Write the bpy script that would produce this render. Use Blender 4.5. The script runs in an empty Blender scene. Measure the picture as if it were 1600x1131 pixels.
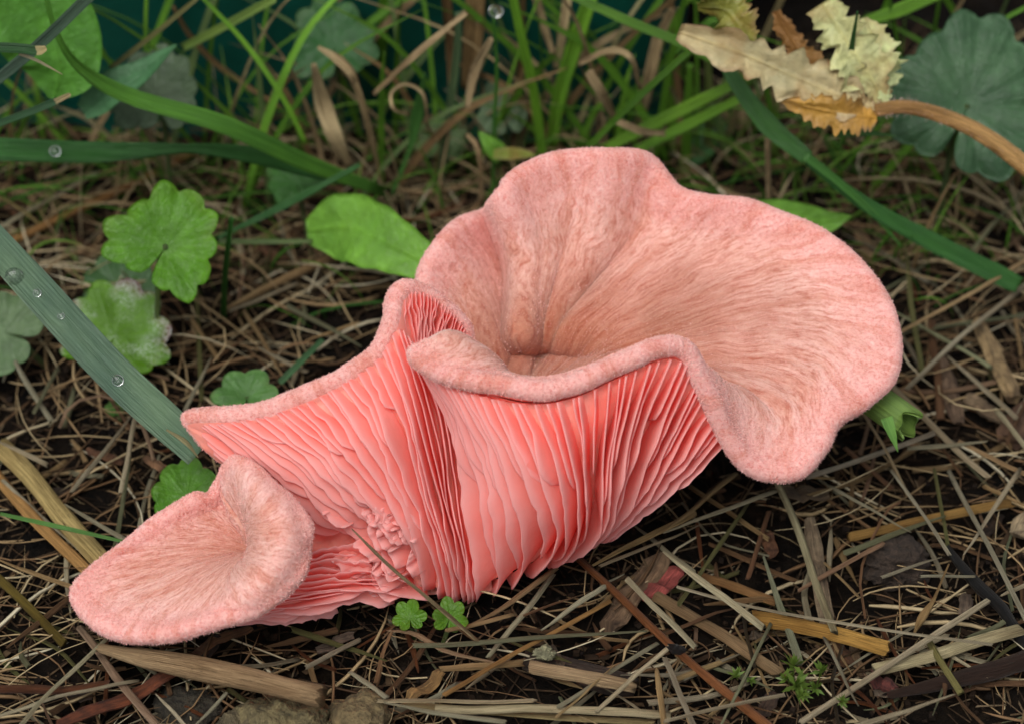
import bpy, math, random
import numpy as np
from mathutils import Vector

random.seed(7)
rng = np.random.default_rng(7)
scene = bpy.context.scene
CM = 0.01                      # code works in centimetres, Blender in metres

# ------------------------------------------------------------------ camera
PITCH = math.radians(42.0)
DIST = 45.0
TZ = 2.8
RGT = np.array([1.0, 0, 0])
UPV = np.array([0, math.sin(PITCH), math.cos(PITCH)])
FWD = np.array([0, math.cos(PITCH), -math.sin(PITCH)])
TGT = np.array([0, 0, TZ])
CAM = TGT - FWD * DIST
cd = bpy.data.cameras.new('camera')
cam = bpy.data.objects.new('camera', cd)
scene.collection.objects.link(cam)
cam.location = Vector(CAM * CM)
cam.rotation_euler = (math.pi / 2 - PITCH, 0, 0)
cd.sensor_width = 36.0
cd.lens = 36.0 * DIST / 16.0    # 16 cm wide at the mushroom
cd.clip_start = 0.02
cd.clip_end = 100.0
cd.dof.use_dof = True
cd.dof.focus_distance = (DIST - 1.0) * CM
cd.dof.aperture_fstop = 17.0
scene.camera = cam

# ------------------------------------------------------------------ light
EL, AZ = math.radians(62), math.radians(215)
world = bpy.data.worlds.new('World')
scene.world = world
world.use_nodes = True
wn = world.node_tree
wn.nodes.clear()
sky = wn.nodes.new('ShaderNodeTexSky')
sky.sky_type = 'NISHITA'
sky.sun_disc = False
sky.sun_elevation = EL
sky.sun_rotation = AZ
sky.dust_density = 4.0
hsv = wn.nodes.new('ShaderNodeHueSaturation')     # overcast: nearly colourless sky
hsv.inputs['Saturation'].default_value = 0.22
bg = wn.nodes.new('ShaderNodeBackground')
bg.inputs['Strength'].default_value = 0.11
wo = wn.nodes.new('ShaderNodeOutputWorld')
wn.links.new(sky.outputs[0], hsv.inputs['Color'])
wn.links.new(hsv.outputs[0], bg.inputs['Color'])
wn.links.new(bg.outputs[0], wo.inputs['Surface'])
sd = bpy.data.lights.new('sun', 'SUN')
sd.energy = 1.3
sd.angle = math.radians(40)
sd.color = (1.0, 0.97, 0.92)
sun = bpy.data.objects.new('sun', sd)
scene.collection.objects.link(sun)
sdir = Vector((math.sin(AZ) * math.cos(EL), math.cos(AZ) * math.cos(EL), math.sin(EL)))
sun.rotation_euler = sdir.to_track_quat('Z', 'Y').to_euler()
sun.location = sdir * 2

vs = scene.view_settings
vs.view_transform = 'Standard'
vs.look = 'None'
vs.exposure = 0.30
vs.gamma = 1.0
vs.use_curve_mapping = False
scene.render.engine = 'CYCLES'
scene.cycles.use_denoising = True
scene.cycles.max_bounces = 14
scene.cycles.diffuse_bounces = 12
scene.cycles.transparent_max_bounces = 8

# ------------------------------------------------------------------ pixel -> place (photo pixels, 1600 x 1131)
def P(px, py, d):
    """point seen at the pixel, d cm behind (+) or before (-) the middle plane of the mushroom"""
    s = (DIST + d) / DIST / 100.0
    return TGT + RGT * ((px - 800) * s) + UPV * ((565.5 - py) * s) + FWD * d
def ray(px, py):
    return RGT * ((px - 800) / 100.0) + UPV * ((565.5 - py) / 100.0) + FWD * DIST
def W(px, py, h=0.0):
    """point seen at the pixel at height h above the ground"""
    r = ray(px, py)
    return CAM + r * ((h - CAM[2]) / r[2])
def V(px, py, y):
    """point seen at the pixel on the upright plane at distance y"""
    r = ray(px, py)
    return CAM + r * ((y - CAM[1]) / r[1])
def pix(p):
    q = p - CAM
    z = q @ FWD
    return 800 + (q @ RGT) / z * DIST * 100, 565.5 - (q @ UPV) / z * DIST * 100

# ------------------------------------------------------------------ noise
_lat = rng.random((64, 64))
def vnoise(x, y):
    x = np.asarray(x, float); y = np.asarray(y, float)
    xi = np.floor(x).astype(int); yi = np.floor(y).astype(int)
    fx = x - xi; fy = y - yi
    fx = fx * fx * (3 - 2 * fx); fy = fy * fy * (3 - 2 * fy)
    a = _lat[xi % 64, yi % 64]; b = _lat[(xi + 1) % 64, yi % 64]
    c = _lat[xi % 64, (yi + 1) % 64]; d = _lat[(xi + 1) % 64, (yi + 1) % 64]
    return (a * (1 - fx) + b * fx) * (1 - fy) + (c * (1 - fx) + d * fx) * fy - 0.5
def soil_z(x, y):
    x = np.asarray(x, float); y = np.asarray(y, float)
    return (vnoise(x * .45 + 3, y * .45) * .55 + vnoise(x * 1.3, y * 1.3 + 9) * .30
            + vnoise(x * 3.1 + 5, y * 3.1) * .16 + vnoise(x * 7.3, y * 7.3) * .09) - 0.12

# ------------------------------------------------------------------ splines
def cr(pts, n):
    """Catmull-Rom through pts along axis 0, n samples"""
    pts = np.asarray(pts, float)
    m = len(pts)
    t = np.linspace(0, m - 1, n)
    i = np.clip(np.floor(t).astype(int), 0, m - 2)
    f = (t - i).reshape((-1,) + (1,) * (pts.ndim - 1))
    first = 2 * pts[0] - pts[1]; last = 2 * pts[-1] - pts[-2]
    ext = np.concatenate([first[None], pts, last[None]])
    p0, p1, p2, p3 = ext[i], ext[i + 1], ext[i + 2], ext[i + 3]
    return 0.5 * (2 * p1 + (p2 - p0) * f + (2 * p0 - 5 * p1 + 4 * p2 - p3) * f ** 2 + (3 * p1 - p0 - 3 * p2 + p3) * f ** 3)
def net(rows, nu, nv):
    a = cr(np.asarray(rows, float), nu)
    return np.swapaxes(cr(np.swapaxes(a, 0, 1), nv), 0, 1)
def unit(a):
    return a / np.maximum(np.linalg.norm(a, axis=-1, keepdims=True), 1e-9)

# ------------------------------------------------------------------ mesh helpers
C = scene.collection
def mesh_obj(name, verts, faces, mats, parent=None, uv=None, smooth=True, mat_idx=None, attr=None):
    me = bpy.data.meshes.new(name)
    verts = np.asarray(verts, float) * CM
    me.from_pydata(verts.tolist(), [], faces if isinstance(faces, list) else faces.tolist())
    for m in (mats if isinstance(mats, (list, tuple)) else [mats]):
        me.materials.append(m)
    if mat_idx is not None:
        me.polygons.foreach_set('material_index', np.asarray(mat_idx, np.int32))
    if uv is not None:
        lay = me.uv_layers.new(name='UVMap')
        li = np.empty(len(me.loops), np.int32)
        me.loops.foreach_get('vertex_index', li)
        lay.data.foreach_set('uv', np.asarray(uv, np.float32)[li].ravel())
    if attr:
        for k, v in attr.items():
            at = me.attributes.new(k, 'FLOAT', 'POINT')
            at.data.foreach_set('value', np.asarray(v, np.float32))
    me.polygons.foreach_set('use_smooth', np.full(len(me.polygons), smooth))
    me.update()
    o = bpy.data.objects.new(name, me)
    C.objects.link(o)
    if parent is not None:
        o.parent = parent
    return o
def tag(o, label, cat, group=None, kind=None):
    o['label'] = label
    o['category'] = cat
    if group: o['group'] = group
    if kind: o['kind'] = kind
    return o
def grid_faces(nu, nv, wrap_v=False, wrap_u=False):
    f = []
    for i in range(nu - (0 if wrap_u else 1)):
        for j in range(nv - (0 if wrap_v else 1)):
            i2 = (i + 1) % nu; j2 = (j + 1) % nv
            f.append((i * nv + j, i2 * nv + j, i2 * nv + j2, i * nv + j2))
    return f
def frames(path):
    t = unit(np.gradient(path, axis=0))
    side = unit(np.cross(t, np.array([0.03, 0.02, 1.0])))
    nrm = np.cross(side, t)
    return t, side, nrm
def tube(path, radii, sides=7, flat=1.0, jag=0.0, lift=None):
    """closed tube along path; flat < 1 squashes it; jag roughens the ends; -> verts, faces, uv"""
    path = np.asarray(path, float); n = len(path)
    t, s, nr = frames(path)
    if lift is not None:                      # turn the flat side
        c, sn = math.cos(lift), math.sin(lift)
        s, nr = s * c + nr * sn, nr * c - s * sn
    radii = np.broadcast_to(np.asarray(radii, float), (n,))
    a = np.linspace(0, 2 * math.pi, sides, endpoint=False)
    ring = path[:, None] + radii[:, None, None] * (np.cos(a)[None, :, None] * s[:, None] + flat * np.sin(a)[None, :, None] * nr[:, None])
    if jag:
        ring[0] -= t[0] * (rng.random(sides)[:, None] * jag)
        ring[-1] += t[-1] * (rng.random(sides)[:, None] * jag)
    L = np.concatenate([[0], np.cumsum(np.linalg.norm(np.diff(path, axis=0), axis=1))])
    uv = np.stack([np.broadcast_to(np.abs(np.linspace(-1, 1, sides))[None], (n, sides)), np.broadcast_to(L[:, None], (n, sides))], -1).reshape(-1, 2)
    f = grid_faces(n, sides, wrap_v=True)
    f.append(tuple(range(sides)))
    f.append(tuple((n - 1) * sides + k for k in reversed(range(sides))))
    return ring.reshape(-1, 3), f, uv
def strip(path, widths, fold=0.25, twist=0.0, normal=None, across=5, thick=0.012):
    """grass blade: a thin channelled closed strip with its own thickness"""
    path = np.asarray(path, float); n = len(path)
    t = unit(np.gradient(path, axis=0))
    ref = np.array([0, -0.5, 0.85]) if normal is None else np.asarray(normal, float)
    s = unit(np.cross(t, ref)); nr = np.cross(s, t)
    tw = np.linspace(0, 1, n) * twist if np.isscalar(twist) else np.interp(np.linspace(0, 1, n), np.linspace(0, 1, len(twist)), twist)
    c, sn = np.cos(tw)[:, None], np.sin(tw)[:, None]
    s, nr = s * c + nr * sn, nr * c - s * sn
    w = np.broadcast_to(np.asarray(widths, float), (n,))
    k = np.linspace(-1, 1, across)
    top = path[:, None] + (k[None, :, None] * s[:, None] + fold * (np.abs(k) - .5)[None, :, None] * nr[:, None]) * (w / 2)[:, None, None]
    bot = top - nr[:, None] * thick * (1 - .7 * np.abs(k))[None, :, None]
    ring = np.concatenate([top, bot[:, ::-1]], 1)
    m = 2 * across
    L = np.concatenate([[0], np.cumsum(np.linalg.norm(np.diff(path, axis=0), axis=1))])
    uu = np.concatenate([k, k[::-1]])
    uv = np.stack([np.broadcast_to(uu[None], (n, m)) * (w / 2)[:, None], np.broadcast_to(L[:, None], (n, m))], -1).reshape(-1, 2)
    f = grid_faces(n, m, wrap_v=True)
    f.append(tuple(range(m))); f.append(tuple((n - 1) * m + q for q in reversed(range(m))))
    return ring.reshape(-1, 3), f, uv

# ------------------------------------------------------------------ materials
class NT:
    def __init__(self, name):
        self.m = bpy.data.materials.new(name); self.m.use_nodes = True
        self.t = self.m.node_tree; self.t.nodes.clear()
        self.out = self.n('ShaderNodeOutputMaterial')
        self.b = self.n('ShaderNodeBsdfPrincipled')
        self.l(self.b.outputs[0], self.out.inputs['Surface'])
    def n(self, typ, **kw):
        nd = self.t.nodes.new(typ)
        for k, v in kw.items():
            if k.startswith('_'):
                nd.inputs[k[1:]].default_value = v
            else:
                setattr(nd, k, v)
        return nd
    def l(self, a, b): self.t.links.new(a, b)
    def uv(self, sx=1, sy=1, rnd=True):
        u = self.n('ShaderNodeUVMap', uv_map='UVMap')
        mp = self.n('ShaderNodeMapping'); mp.inputs['Scale'].default_value = (sx, sy, 1)
        self.l(u.outputs[0], mp.inputs['Vector'])
        if rnd:
            oi = self.n('ShaderNodeObjectInfo')
            k = self.n('ShaderNodeMath', operation='MULTIPLY'); k.inputs[1].default_value = 57.0
            self.l(oi.outputs['Random'], k.inputs[0])
            cb = self.n('ShaderNodeCombineXYZ'); self.l(k.outputs[0], cb.inputs[0]); self.l(k.outputs[0], cb.inputs[2])
            self.l(cb.outputs[0], mp.inputs['Location'])
        return mp.outputs[0]
    def obj(self, s=1.0):
        tc = self.n('ShaderNodeTexCoord')
        mp = self.n('ShaderNodeMapping'); mp.inputs['Scale'].default_value = (s, s, s)
        self.l(tc.outputs['Object'], mp.inputs['Vector'])
        return mp.outputs[0]
    def noise(self, vec, scale, detail=4, rough=.55):
        nd = self.n('ShaderNodeTexNoise', _Scale=scale, _Detail=detail, _Roughness=rough)
        self.l(vec, nd.inputs['Vector'])
        return nd.outputs['Fac']
    def ramp(self, fac, stops):
        r = self.n('ShaderNodeValToRGB')
        e = r.color_ramp.elements
        e[0].position, e[0].color = stops[0][0], (*stops[0][1], 1)
        e[1].position, e[1].color = stops[1][0], (*stops[1][1], 1)
        for p, c in stops[2:]:
            k = e.new(p); k.color = (*c, 1)
        self.l(fac, r.inputs['Fac'])
        return r.outputs['Color']
    def mix(self, a, b, fac, mode='MIX'):
        m = self.n('ShaderNodeMix', data_type='RGBA', blend_type=mode)
        for sock, v in ((m.inputs['A'], a), (m.inputs['B'], b), (m.inputs['Factor'], fac)):
            if isinstance(v, (int, float)): sock.default_value = v
            elif isinstance(v, tuple): sock.default_value = (*v, 1)
            else: self.l(v, sock)
        return m.outputs['Result']
    def math(self, op, a, b=0.0):
        m = self.n('ShaderNodeMath', operation=op)
        for s, v in ((m.inputs[0], a), (m.inputs[1], b)):
            if isinstance(v, (int, float)): s.default_value = v
            else: self.l(v, s)
        return m.outputs[0]
    def bump(self, h, dist, strength=1.0, after=None):
        b = self.n('ShaderNodeBump', _Strength=strength, _Distance=dist)
        self.l(h, b.inputs['Height'])
        if after is not None: self.l(after, b.inputs['Normal'])
        return b.outputs[0]
    def set(self, **kw):
        for k, v in kw.items():
            s = self.b.inputs[k.replace('_', ' ')]
            if isinstance(v, (int, float)): s.default_value = v
            elif isinstance(v, tuple): s.default_value = (*v, 1) if len(v) == 3 and s.type == 'RGBA' else v
            else: self.l(v, s)
        return self.m
    def attr(self, name):
        a = self.n('ShaderNodeAttribute', attribute_name=name)
        return a.outputs['Fac']

def mat_soil():
    k = NT('soil')
    o = k.obj(100)
    n1 = k.noise(o, .8, 6, .65); n2 = k.noise(o, 5, 6, .7)
    c1 = k.ramp(n1, [(.35, (.005, .004, .0032)), (.62, (.020, .013, .008)), (.8, (.04, .027, .017))])
    c2 = k.ramp(n2, [(.35, (.25, .25, .25)), (.7, (1.2, 1.15, 1.05))])
    col = k.mix(c1, c2, 1.0, 'MULTIPLY')
    b = k.bump(n2, .003, 1.0)
    return k.set(Base_Color=col, Roughness=k.ramp(n2, [(.3, (.6,) * 3), (.6, (1.0,) * 3)]), Specular_IOR_Level=.12, Normal=b)
def mat_fibre(name, rough=.6, speck=.5):
    """straw, stalks, twigs: object colour, lengthwise streaks, dark specks"""
    k = NT(name)
    oi = k.n('ShaderNodeObjectInfo')
    v = k.uv(14, .5)
    st = k.noise(v, 3.0, 4, .6)
    v2 = k.uv(2, 1.2)
    sp = k.noise(v2, 4.5, 5, .7)
    v3 = k.uv(.7, .4)
    lo = k.noise(v3, 1.3, 2)
    c = k.mix(oi.outputs['Color'], k.ramp(st, [(.34, (.42, .38, .33)), (.56, (1.12, 1.1, 1.06))]), 1.0, 'MULTIPLY')
    c = k.mix(c, k.ramp(lo, [(.3, (.62, .56, .5)), (.7, (1.15, 1.15, 1.12))]), 1.0, 'MULTIPLY')
    c = k.mix(c, (.03, .022, .015), k.math('MULTIPLY', k.ramp(sp, [(.60, (0,) * 3), (.68, (1,) * 3)]), speck))
    return k.set(Base_Color=c, Roughness=rough, Specular_IOR_Level=.5 if speck > .8 else .25, Normal=k.bump(st, .0012, .9))
def mat_grass():
    k = NT('grass_blade')
    oi = k.n('ShaderNodeObjectInfo')
    v = k.uv(30, .25)
    st = k.noise(v, 2.2, 3, .5)
    lo = k.noise(k.uv(1.2, .5), 1.6, 3)
    c = k.mix(oi.outputs['Color'], k.ramp(st, [(.3, (.72, .75, .7)), (.7, (1.2, 1.18, 1.15))]), 1.0, 'MULTIPLY')
    c = k.mix(c, k.ramp(lo, [(.3, (.75, .8, .8)), (.7, (1.2, 1.15, 1.0))]), 1.0, 'MULTIPLY')
    k.set(Base_Color=c, Roughness=.45, Normal=k.bump(st, .0008, .7))
    tr = k.n('ShaderNodeBsdfTranslucent'); k.l(k.mix(c, (1.5, 1.6, .5), 1.0, 'MULTIPLY'), tr.inputs['Color'])
    ms = k.n('ShaderNodeMixShader', _Fac=.25)
    k.l(k.b.outputs[0], ms.inputs[1]); k.l(tr.outputs[0], ms.inputs[2]); k.l(ms.outputs[0], k.out.inputs['Surface'])
    return k.m
def mat_leaf(name, edge=(.10, .03, .03), edge_amt=.0, dew=0.0, vein_col=(1.5, 1.5, 1.3), blotch=0.0, blotch_col=(.35, .2, .04)):
    k = NT(name)
    oi = k.n('ShaderNodeObjectInfo')
    u = k.uv(1, 1, False)
    vn = k.attr('vein'); rm = k.attr('rim')
    n1 = k.noise(k.uv(1, 1), 9, 5, .6); n2 = k.noise(k.uv(1, 1), 2.6, 3)
    vo = k.n('ShaderNodeTexVoronoi', _Scale=26.0, feature='DISTANCE_TO_EDGE'); k.l(u, vo.inputs['Vector'])
    net_ = k.ramp(vo.outputs['Distance'], [(.0, (1,) * 3), (.12, (0,) * 3)])
    c = k.mix(oi.outputs['Color'], k.ramp(n2, [(.25, (.7, .75, .7)), (.75, (1.25, 1.2, 1.1))]), 1.0, 'MULTIPLY')
    c = k.mix(c, k.ramp(n1, [(.3, (.8, .8, .8)), (.7, (1.15, 1.15, 1.15))]), 1.0, 'MULTIPLY')
    c = k.mix(c, k.mix(c, vein_col, 1.0, 'MULTIPLY'), k.math('MULTIPLY', vn, .3))
    c = k.mix(c, k.mix(c, (1.5, 1.35, 1.6), 1.0, 'MULTIPLY'), k.math('MULTIPLY', rm, k.ramp(n1, [(.45, (0,) * 3), (.7, (.5,) * 3)])))
    if edge_amt:
        f = k.math('MULTIPLY', rm, k.ramp(n2, [(.45, (0,) * 3), (.6, (edge_amt,) * 3)]))
        c = k.mix(c, edge, f)
    if blotch:
        c = k.mix(c, blotch_col, k.math('MULTIPLY', k.ramp(k.noise(k.uv(1, 1), 2.0, 4), [(.47, (0,) * 3), (.58, (1,) * 3)]), blotch))
    rough = .33
    if dew:
        d = k.math('MULTIPLY', k.ramp(k.noise(k.uv(1, 1), 75, 2), [(.50, (0,) * 3), (.56, (1,) * 3)]), k.ramp(n2, [(.40, (0,) * 3), (.60, (dew,) * 3)]))
        c = k.mix(c, (.62, .68, .64), d)
    h = k.math('ADD', k.math('MULTIPLY', vn, -1.0), k.math('MULTIPLY', net_, -.1))
    k.set(Base_Color=c, Roughness=rough, Specular_IOR_Level=.3, Normal=k.bump(n1, .0008, .6, k.bump(h, .0008, .5)))
    tr = k.n('ShaderNodeBsdfTranslucent'); k.l(k.mix(c, (1.5, 1.6, .5), 1.0, 'MULTIPLY'), tr.inputs['Color'])
    ms = k.n('ShaderNodeMixShader', _Fac=.22)
    k.l(k.b.outputs[0], ms.inputs[1]); k.l(tr.outputs[0], ms.inputs[2]); k.l(ms.outputs[0], k.out.inputs['Surface'])
    return k.m
def mat_cap():
    """felted pink upper side: radial fibres (uv.x around, uv.y centre -> rim)"""
    k = NT('felted_cap')
    u = k.n('ShaderNodeUVMap', uv_map='UVMap')
    sx = k.n('ShaderNodeSeparateXYZ'); k.l(u.outputs[0], sx.inputs[0])
    vy = sx.outputs[1]
    # warp so that fibres waver
    o = k.obj(100)
    wv = k.n('ShaderNodeTexNoise', _Scale=1.6, _Detail=3.0); k.l(o, wv.inputs['Vector'])
    ad = k.n('ShaderNodeVectorMath', operation='MULTIPLY_ADD'); k.l(wv.outputs['Color'], ad.inputs[0])
    ad.inputs[1].default_value = (.35, .05, 0); k.l(u.outputs[0], ad.inputs[2])
    mp = k.n('ShaderNodeMapping'); mp.inputs['Scale'].default_value = (8.0, 8.0, 1); k.l(ad.outputs[0], mp.inputs['Vector'])
    fib = k.noise(mp.outputs[0], 2.4, 5, .65)
    mp2 = k.n('ShaderNodeMapping'); mp2.inputs['Scale'].default_value = (3.0, 2.2, 1); k.l(ad.outputs[0], mp2.inputs['Vector'])
    fib2 = k.noise(mp2.outputs[0], 1.6, 3, .6)
    felt = k.noise(o, 19, 5, .75)
    big = k.noise(o, .75, 3, .5)
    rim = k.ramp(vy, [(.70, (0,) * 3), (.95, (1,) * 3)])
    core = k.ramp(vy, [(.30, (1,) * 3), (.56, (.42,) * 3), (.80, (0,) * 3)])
    c = k.mix((.92, .55, .485), (.58, .225, .14), k.math('MULTIPLY', core, .95))  # centre's own brown, painted darker to stand in for shade down the funnel
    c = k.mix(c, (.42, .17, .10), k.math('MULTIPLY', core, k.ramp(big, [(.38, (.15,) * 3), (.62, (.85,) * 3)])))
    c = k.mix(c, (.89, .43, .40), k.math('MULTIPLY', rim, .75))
    streak = k.ramp(fib, [(.35, (.76, .50, .42)), (.50, (.99, .97, .96)), (.66, (1.1, 1.18, 1.19))])
    c = k.mix(c, k.mix(c, streak, 1.0, 'MULTIPLY'), k.math('SUBTRACT', 1.0, k.math('MULTIPLY', rim, .75)))
    c = k.mix(c, k.ramp(fib2, [(.36, (.88, .72, .64)), (.56, (1.04, 1.05, 1.05))]), 1.0, 'MULTIPLY')
    fs = k.ramp(felt, [(.36, (.86, .58, .56)), (.50, (1.0, .98, .97)), (.64, (1.08, 1.17, 1.17))])
    c = k.mix(c, k.mix(c, fs, 1.0, 'MULTIPLY'), k.math('ADD', .45, k.math('MULTIPLY', rim, .5)))
    h = k.math('ADD', k.math('MULTIPLY', fib, .5), k.math('MULTIPLY', felt, .7))
    k.set(Base_Color=c, Roughness=.85, Specular_IOR_Level=.2, Normal=k.bump(h, .0011, .65),
          Subsurface_Weight=.25, Subsurface_Scale=.003, Subsurface_Radius=(1.0, .35, .25),
          Sheen_Weight=.25, Sheen_Roughness=.5)
    return k.m
def mat_gill(name='gill', base=(.99, .42, .36), thin=True):
    """coral flesh; the thin gills let light through and have paler edges"""
    k = NT(name)
    o = k.obj(100)
    n = k.noise(o, 1.4, 3); n2 = k.noise(o, 9, 3)
    c = k.mix(base, k.ramp(n, [(.3, (1.0, .90, .88)), (.7, (1.0, 1.1, 1.12))]), 1.0, 'MULTIPLY')
    if thin:
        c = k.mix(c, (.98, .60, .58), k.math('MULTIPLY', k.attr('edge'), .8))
        k.set(Base_Color=c, Roughness=.6, Specular_IOR_Level=.2, Normal=k.bump(n2, .0003, .3))
        tr = k.n('ShaderNodeBsdfTranslucent'); k.l(k.mix(c, (1.0, .75, .7), 1.0, 'MULTIPLY'), tr.inputs['Color'])
        ms = k.n('ShaderNodeMixShader', _Fac=.45)
        k.l(k.b.outputs[0], ms.inputs[1]); k.l(tr.outputs[0], ms.inputs[2]); k.l(ms.outputs[0], k.out.inputs['Surface'])
    else:
        k.set(Base_Color=c, Roughness=.6, Specular_IOR_Level=.2, Normal=k.bump(n2, .0003, .4),
              Subsurface_Weight=.4, Subsurface_Scale=.003, Subsurface_Radius=(1.0, .30, .22))
    return k.m
def mat_fuzz():
    k = NT('fuzz')
    oi = k.attr('tone')
    k.set(Base_Color=k.ramp(oi, [(.0, (.80, .38, .35)), (1.0, (.92, .62, .55))]), Roughness=.8, Specular_IOR_Level=.1)
    return k.m
def mat_plain(name, col, rough=.5, noise=.0, bump=0.0, scale=3.0, **kw):
    k = NT(name)
    n = k.noise(k.obj(100), scale, 5, .6)
    c = k.mix(col, k.ramp(n, [(.3, (1 - noise,) * 3), (.7, (1 + noise,) * 3)]), 1.0, 'MULTIPLY')
    k.set(Base_Color=c, Roughness=rough, **kw)
    if bump: k.set(Normal=k.bump(n, bump))
    return k.m
def mat_chip():
    k = NT('wood_chip')
    oi = k.n('ShaderNodeObjectInfo')
    st = k.noise(k.uv(9, .8), 2.5, 5, .65); lo = k.noise(k.uv(1.5, 1.5), 2.0, 4)
    c = k.mix(oi.outputs['Color'], k.ramp(st, [(.3, (.4, .38, .36)), (.65, (1.2, 1.15, 1.1))]), 1.0, 'MULTIPLY')
    c = k.mix(c, k.ramp(lo, [(.32, (.35, .3, .28)), (.6, (1.1, 1.1, 1.1))]), 1.0, 'MULTIPLY')
    return k.set(Base_Color=c, Roughness=.75, Normal=k.bump(st, .0022, 1.0))
def mat_debris():
    k = NT('debris')
    t = k.attr('tone')
    n = k.noise(k.obj(100), 14, 4, .7)
    c = k.ramp(t, [(0, (.008, .006, .005)), (.4, (.035, .021, .012)), (.7, (.085, .055, .03)), (.88, (.17, .125, .075)), (1, (.26, .22, .15))])
    c = k.mix(c, k.ramp(n, [(.3, (.5,) * 3), (.7, (1.2,) * 3)]), 1.0, 'MULTIPLY')
    return k.set(Base_Color=c, Roughness=.9, Specular_IOR_Level=.12)

M_SOIL = mat_soil(); M_STRAW = mat_fibre('straw'); M_TWIG = mat_fibre('twig', .4, .9); M_GRASS = mat_grass()
M_LEAF = mat_leaf('ivy_leaf', edge_amt=.25)
M_LEAF_DEW = mat_leaf('ivy_leaf_dew', edge=(.16, .05, .06), edge_amt=1.0, dew=.7)
M_LEAF_PLAIN = mat_leaf('plain_leaf', vein_col=(1.35, 1.3, 1.1))
M_LEAF_GREY = mat_leaf('grey_leaf', vein_col=(.7, .75, .7))
M_LEAF_DRY = mat_leaf('withered_leaf', vein_col=(1.3, 1.2, .9), edge=(.30, .20, .11), edge_amt=1.0, blotch=.5, blotch_col=(.34, .19, .06))
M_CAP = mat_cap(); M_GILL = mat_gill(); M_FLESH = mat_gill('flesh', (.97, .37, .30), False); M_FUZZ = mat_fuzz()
M_CHIP = mat_chip(); M_DEBRIS = mat_debris()
M_PLASTIC = mat_plain('green_plastic', (.002, .055, .038), .38, .08, .0004, 2.0)
M_CLOD = None

# ------------------------------------------------------------------ ground
a = np.concatenate([-np.geomspace(900, 15.5, 26), np.arange(-15, 15.01, .13), np.geomspace(15.5, 900, 26)])
gx, gy = np.meshgrid(a, a + 4, indexing='ij')
fade = np.clip(1.6 - np.hypot(gx, gy - 4) / 60, .0, 1)
gz = soil_z(gx, gy) * fade
ground = mesh_obj('ground', np.stack([gx, gy, gz], -1).reshape(-1, 3), grid_faces(len(a), len(a)), M_SOIL)
ground['kind'] = 'structure'

# ------------------------------------------------------------------ the mushroom
mush = bpy.data.objects.new('mushroom', None)
C.objects.link(mush)
tag(mush, 'large salmon pink mushroom with wavy felted funnel cap and exposed pleated gills', 'mushroom')

def PN(rows):
    return np.array([[P(*q) for q in r] for r in rows])

# mid-surfaces of the three lobes: each row is one radius, centre -> rim, (px, py, depth)
C0 = (800, 655, -.1)
R_rows = [
 [C0, (752,566,-1.0), (690,528,-2.0), (645,538,-2.1)],
 [C0, (768,580,-1.0), (715,540,-2.05), (660,566,-2.2)],
 [C0, (786,604,-.9), (752,562,-1.95), (702,588,-2.3)],
 [C0, (795,625,-.7), (788,596,-1.7), (770,600,-2.35)],
 [C0, (815,632,-.7), (845,608,-1.6), (850,610,-2.45)],
 [C0, (838,632,-.6), (905,596,-1.6), (918,592,-2.4)],
 [C0, (860,628,-.5), (955,580,-1.5), (982,562,-2.3)],
 [C0, (880,620,-.4), (1000,568,-1.3), (1036,544,-2.1)],
 [C0, (900,615,-.3), (1040,568,-1.1), (1072,552,-1.95)],
 [C0, (920,605,-.2), (1080,585,-.9), (1098,602,-1.8)],
 [C0, (940,598,-.1), (1112,602,-.65), (1126,662,-1.55)],
 [C0, (960,592,0), (1150,622,-.45), (1160,712,-1.35)],
 [C0, (980,588,.1), (1185,640,-.45), (1203,736,-1.25)],
 [C0, (1000,582,.2), (1208,632,-.4), (1248,730,-1.2)],
 [C0, (1010,578,.3), (1225,610,-.25), (1284,695,-1.0)],
 [C0, (1010,572,.35), (1238,588,-.1), (1304,652,-.75)],
 [C0, (1005,564,.4), (1245,562,.05), (1338,632,-.6)],
 [C0, (1002,556,.5), (1245,532,.25), (1382,590,-.4)],
 [C0, (1000,548,.6), (1240,500,.5), (1394,535,-.1)],
 [C0, (990,540,.7), (1220,470,.75), (1376,470,.3)],
 [C0, (975,532,.8), (1190,442,1.0), (1332,412,.7)],
 [C0, (955,526,.9), (1150,418,1.25), (1276,366,1.0)],
 [C0, (935,520,1.0), (1110,402,1.4), (1206,338,1.2)],
 [C0, (912,515,1.05), (1070,394,1.5), (1148,320,1.25)],
 [C0, (890,512,1.1), (1035,388,1.55), (1095,316,1.3)],
 [C0, (878,510,1.2), (1006,382,1.75), (1054,304,1.45)],
 [C0, (868,510,1.3), (976,374,1.75), (1014,256,1.45)],
 [C0, (858,510,1.2), (930,370,1.45), (958,248,1.15)],
 [C0, (840,511,1.2), (882,375,1.45), (880,250,1.15)],
 [C0, (824,512,1.0), (842,390,1.25), (815,275,1.0)],
 [C0, (812,510,.9), (814,412,1.15), (782,312,.85)],
 [C0, (796,530,1.35), (797,432,2.25), (766,338,1.95)],
 [C0, (785,542,1.3), (766,442,1.95), (726,352,1.6)],
 [C0, (775,556,1.1), (740,456,1.4), (692,384,1.2)],
 [C0, (765,570,.9), (716,480,1.2), (668,428,1.0)],
 [C0, (756,590,.7), (706,520,.9), (664,480,.7)],
 [C0, (755,612,.5), (710,560,.5), (680,540,.4)],
]
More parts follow.
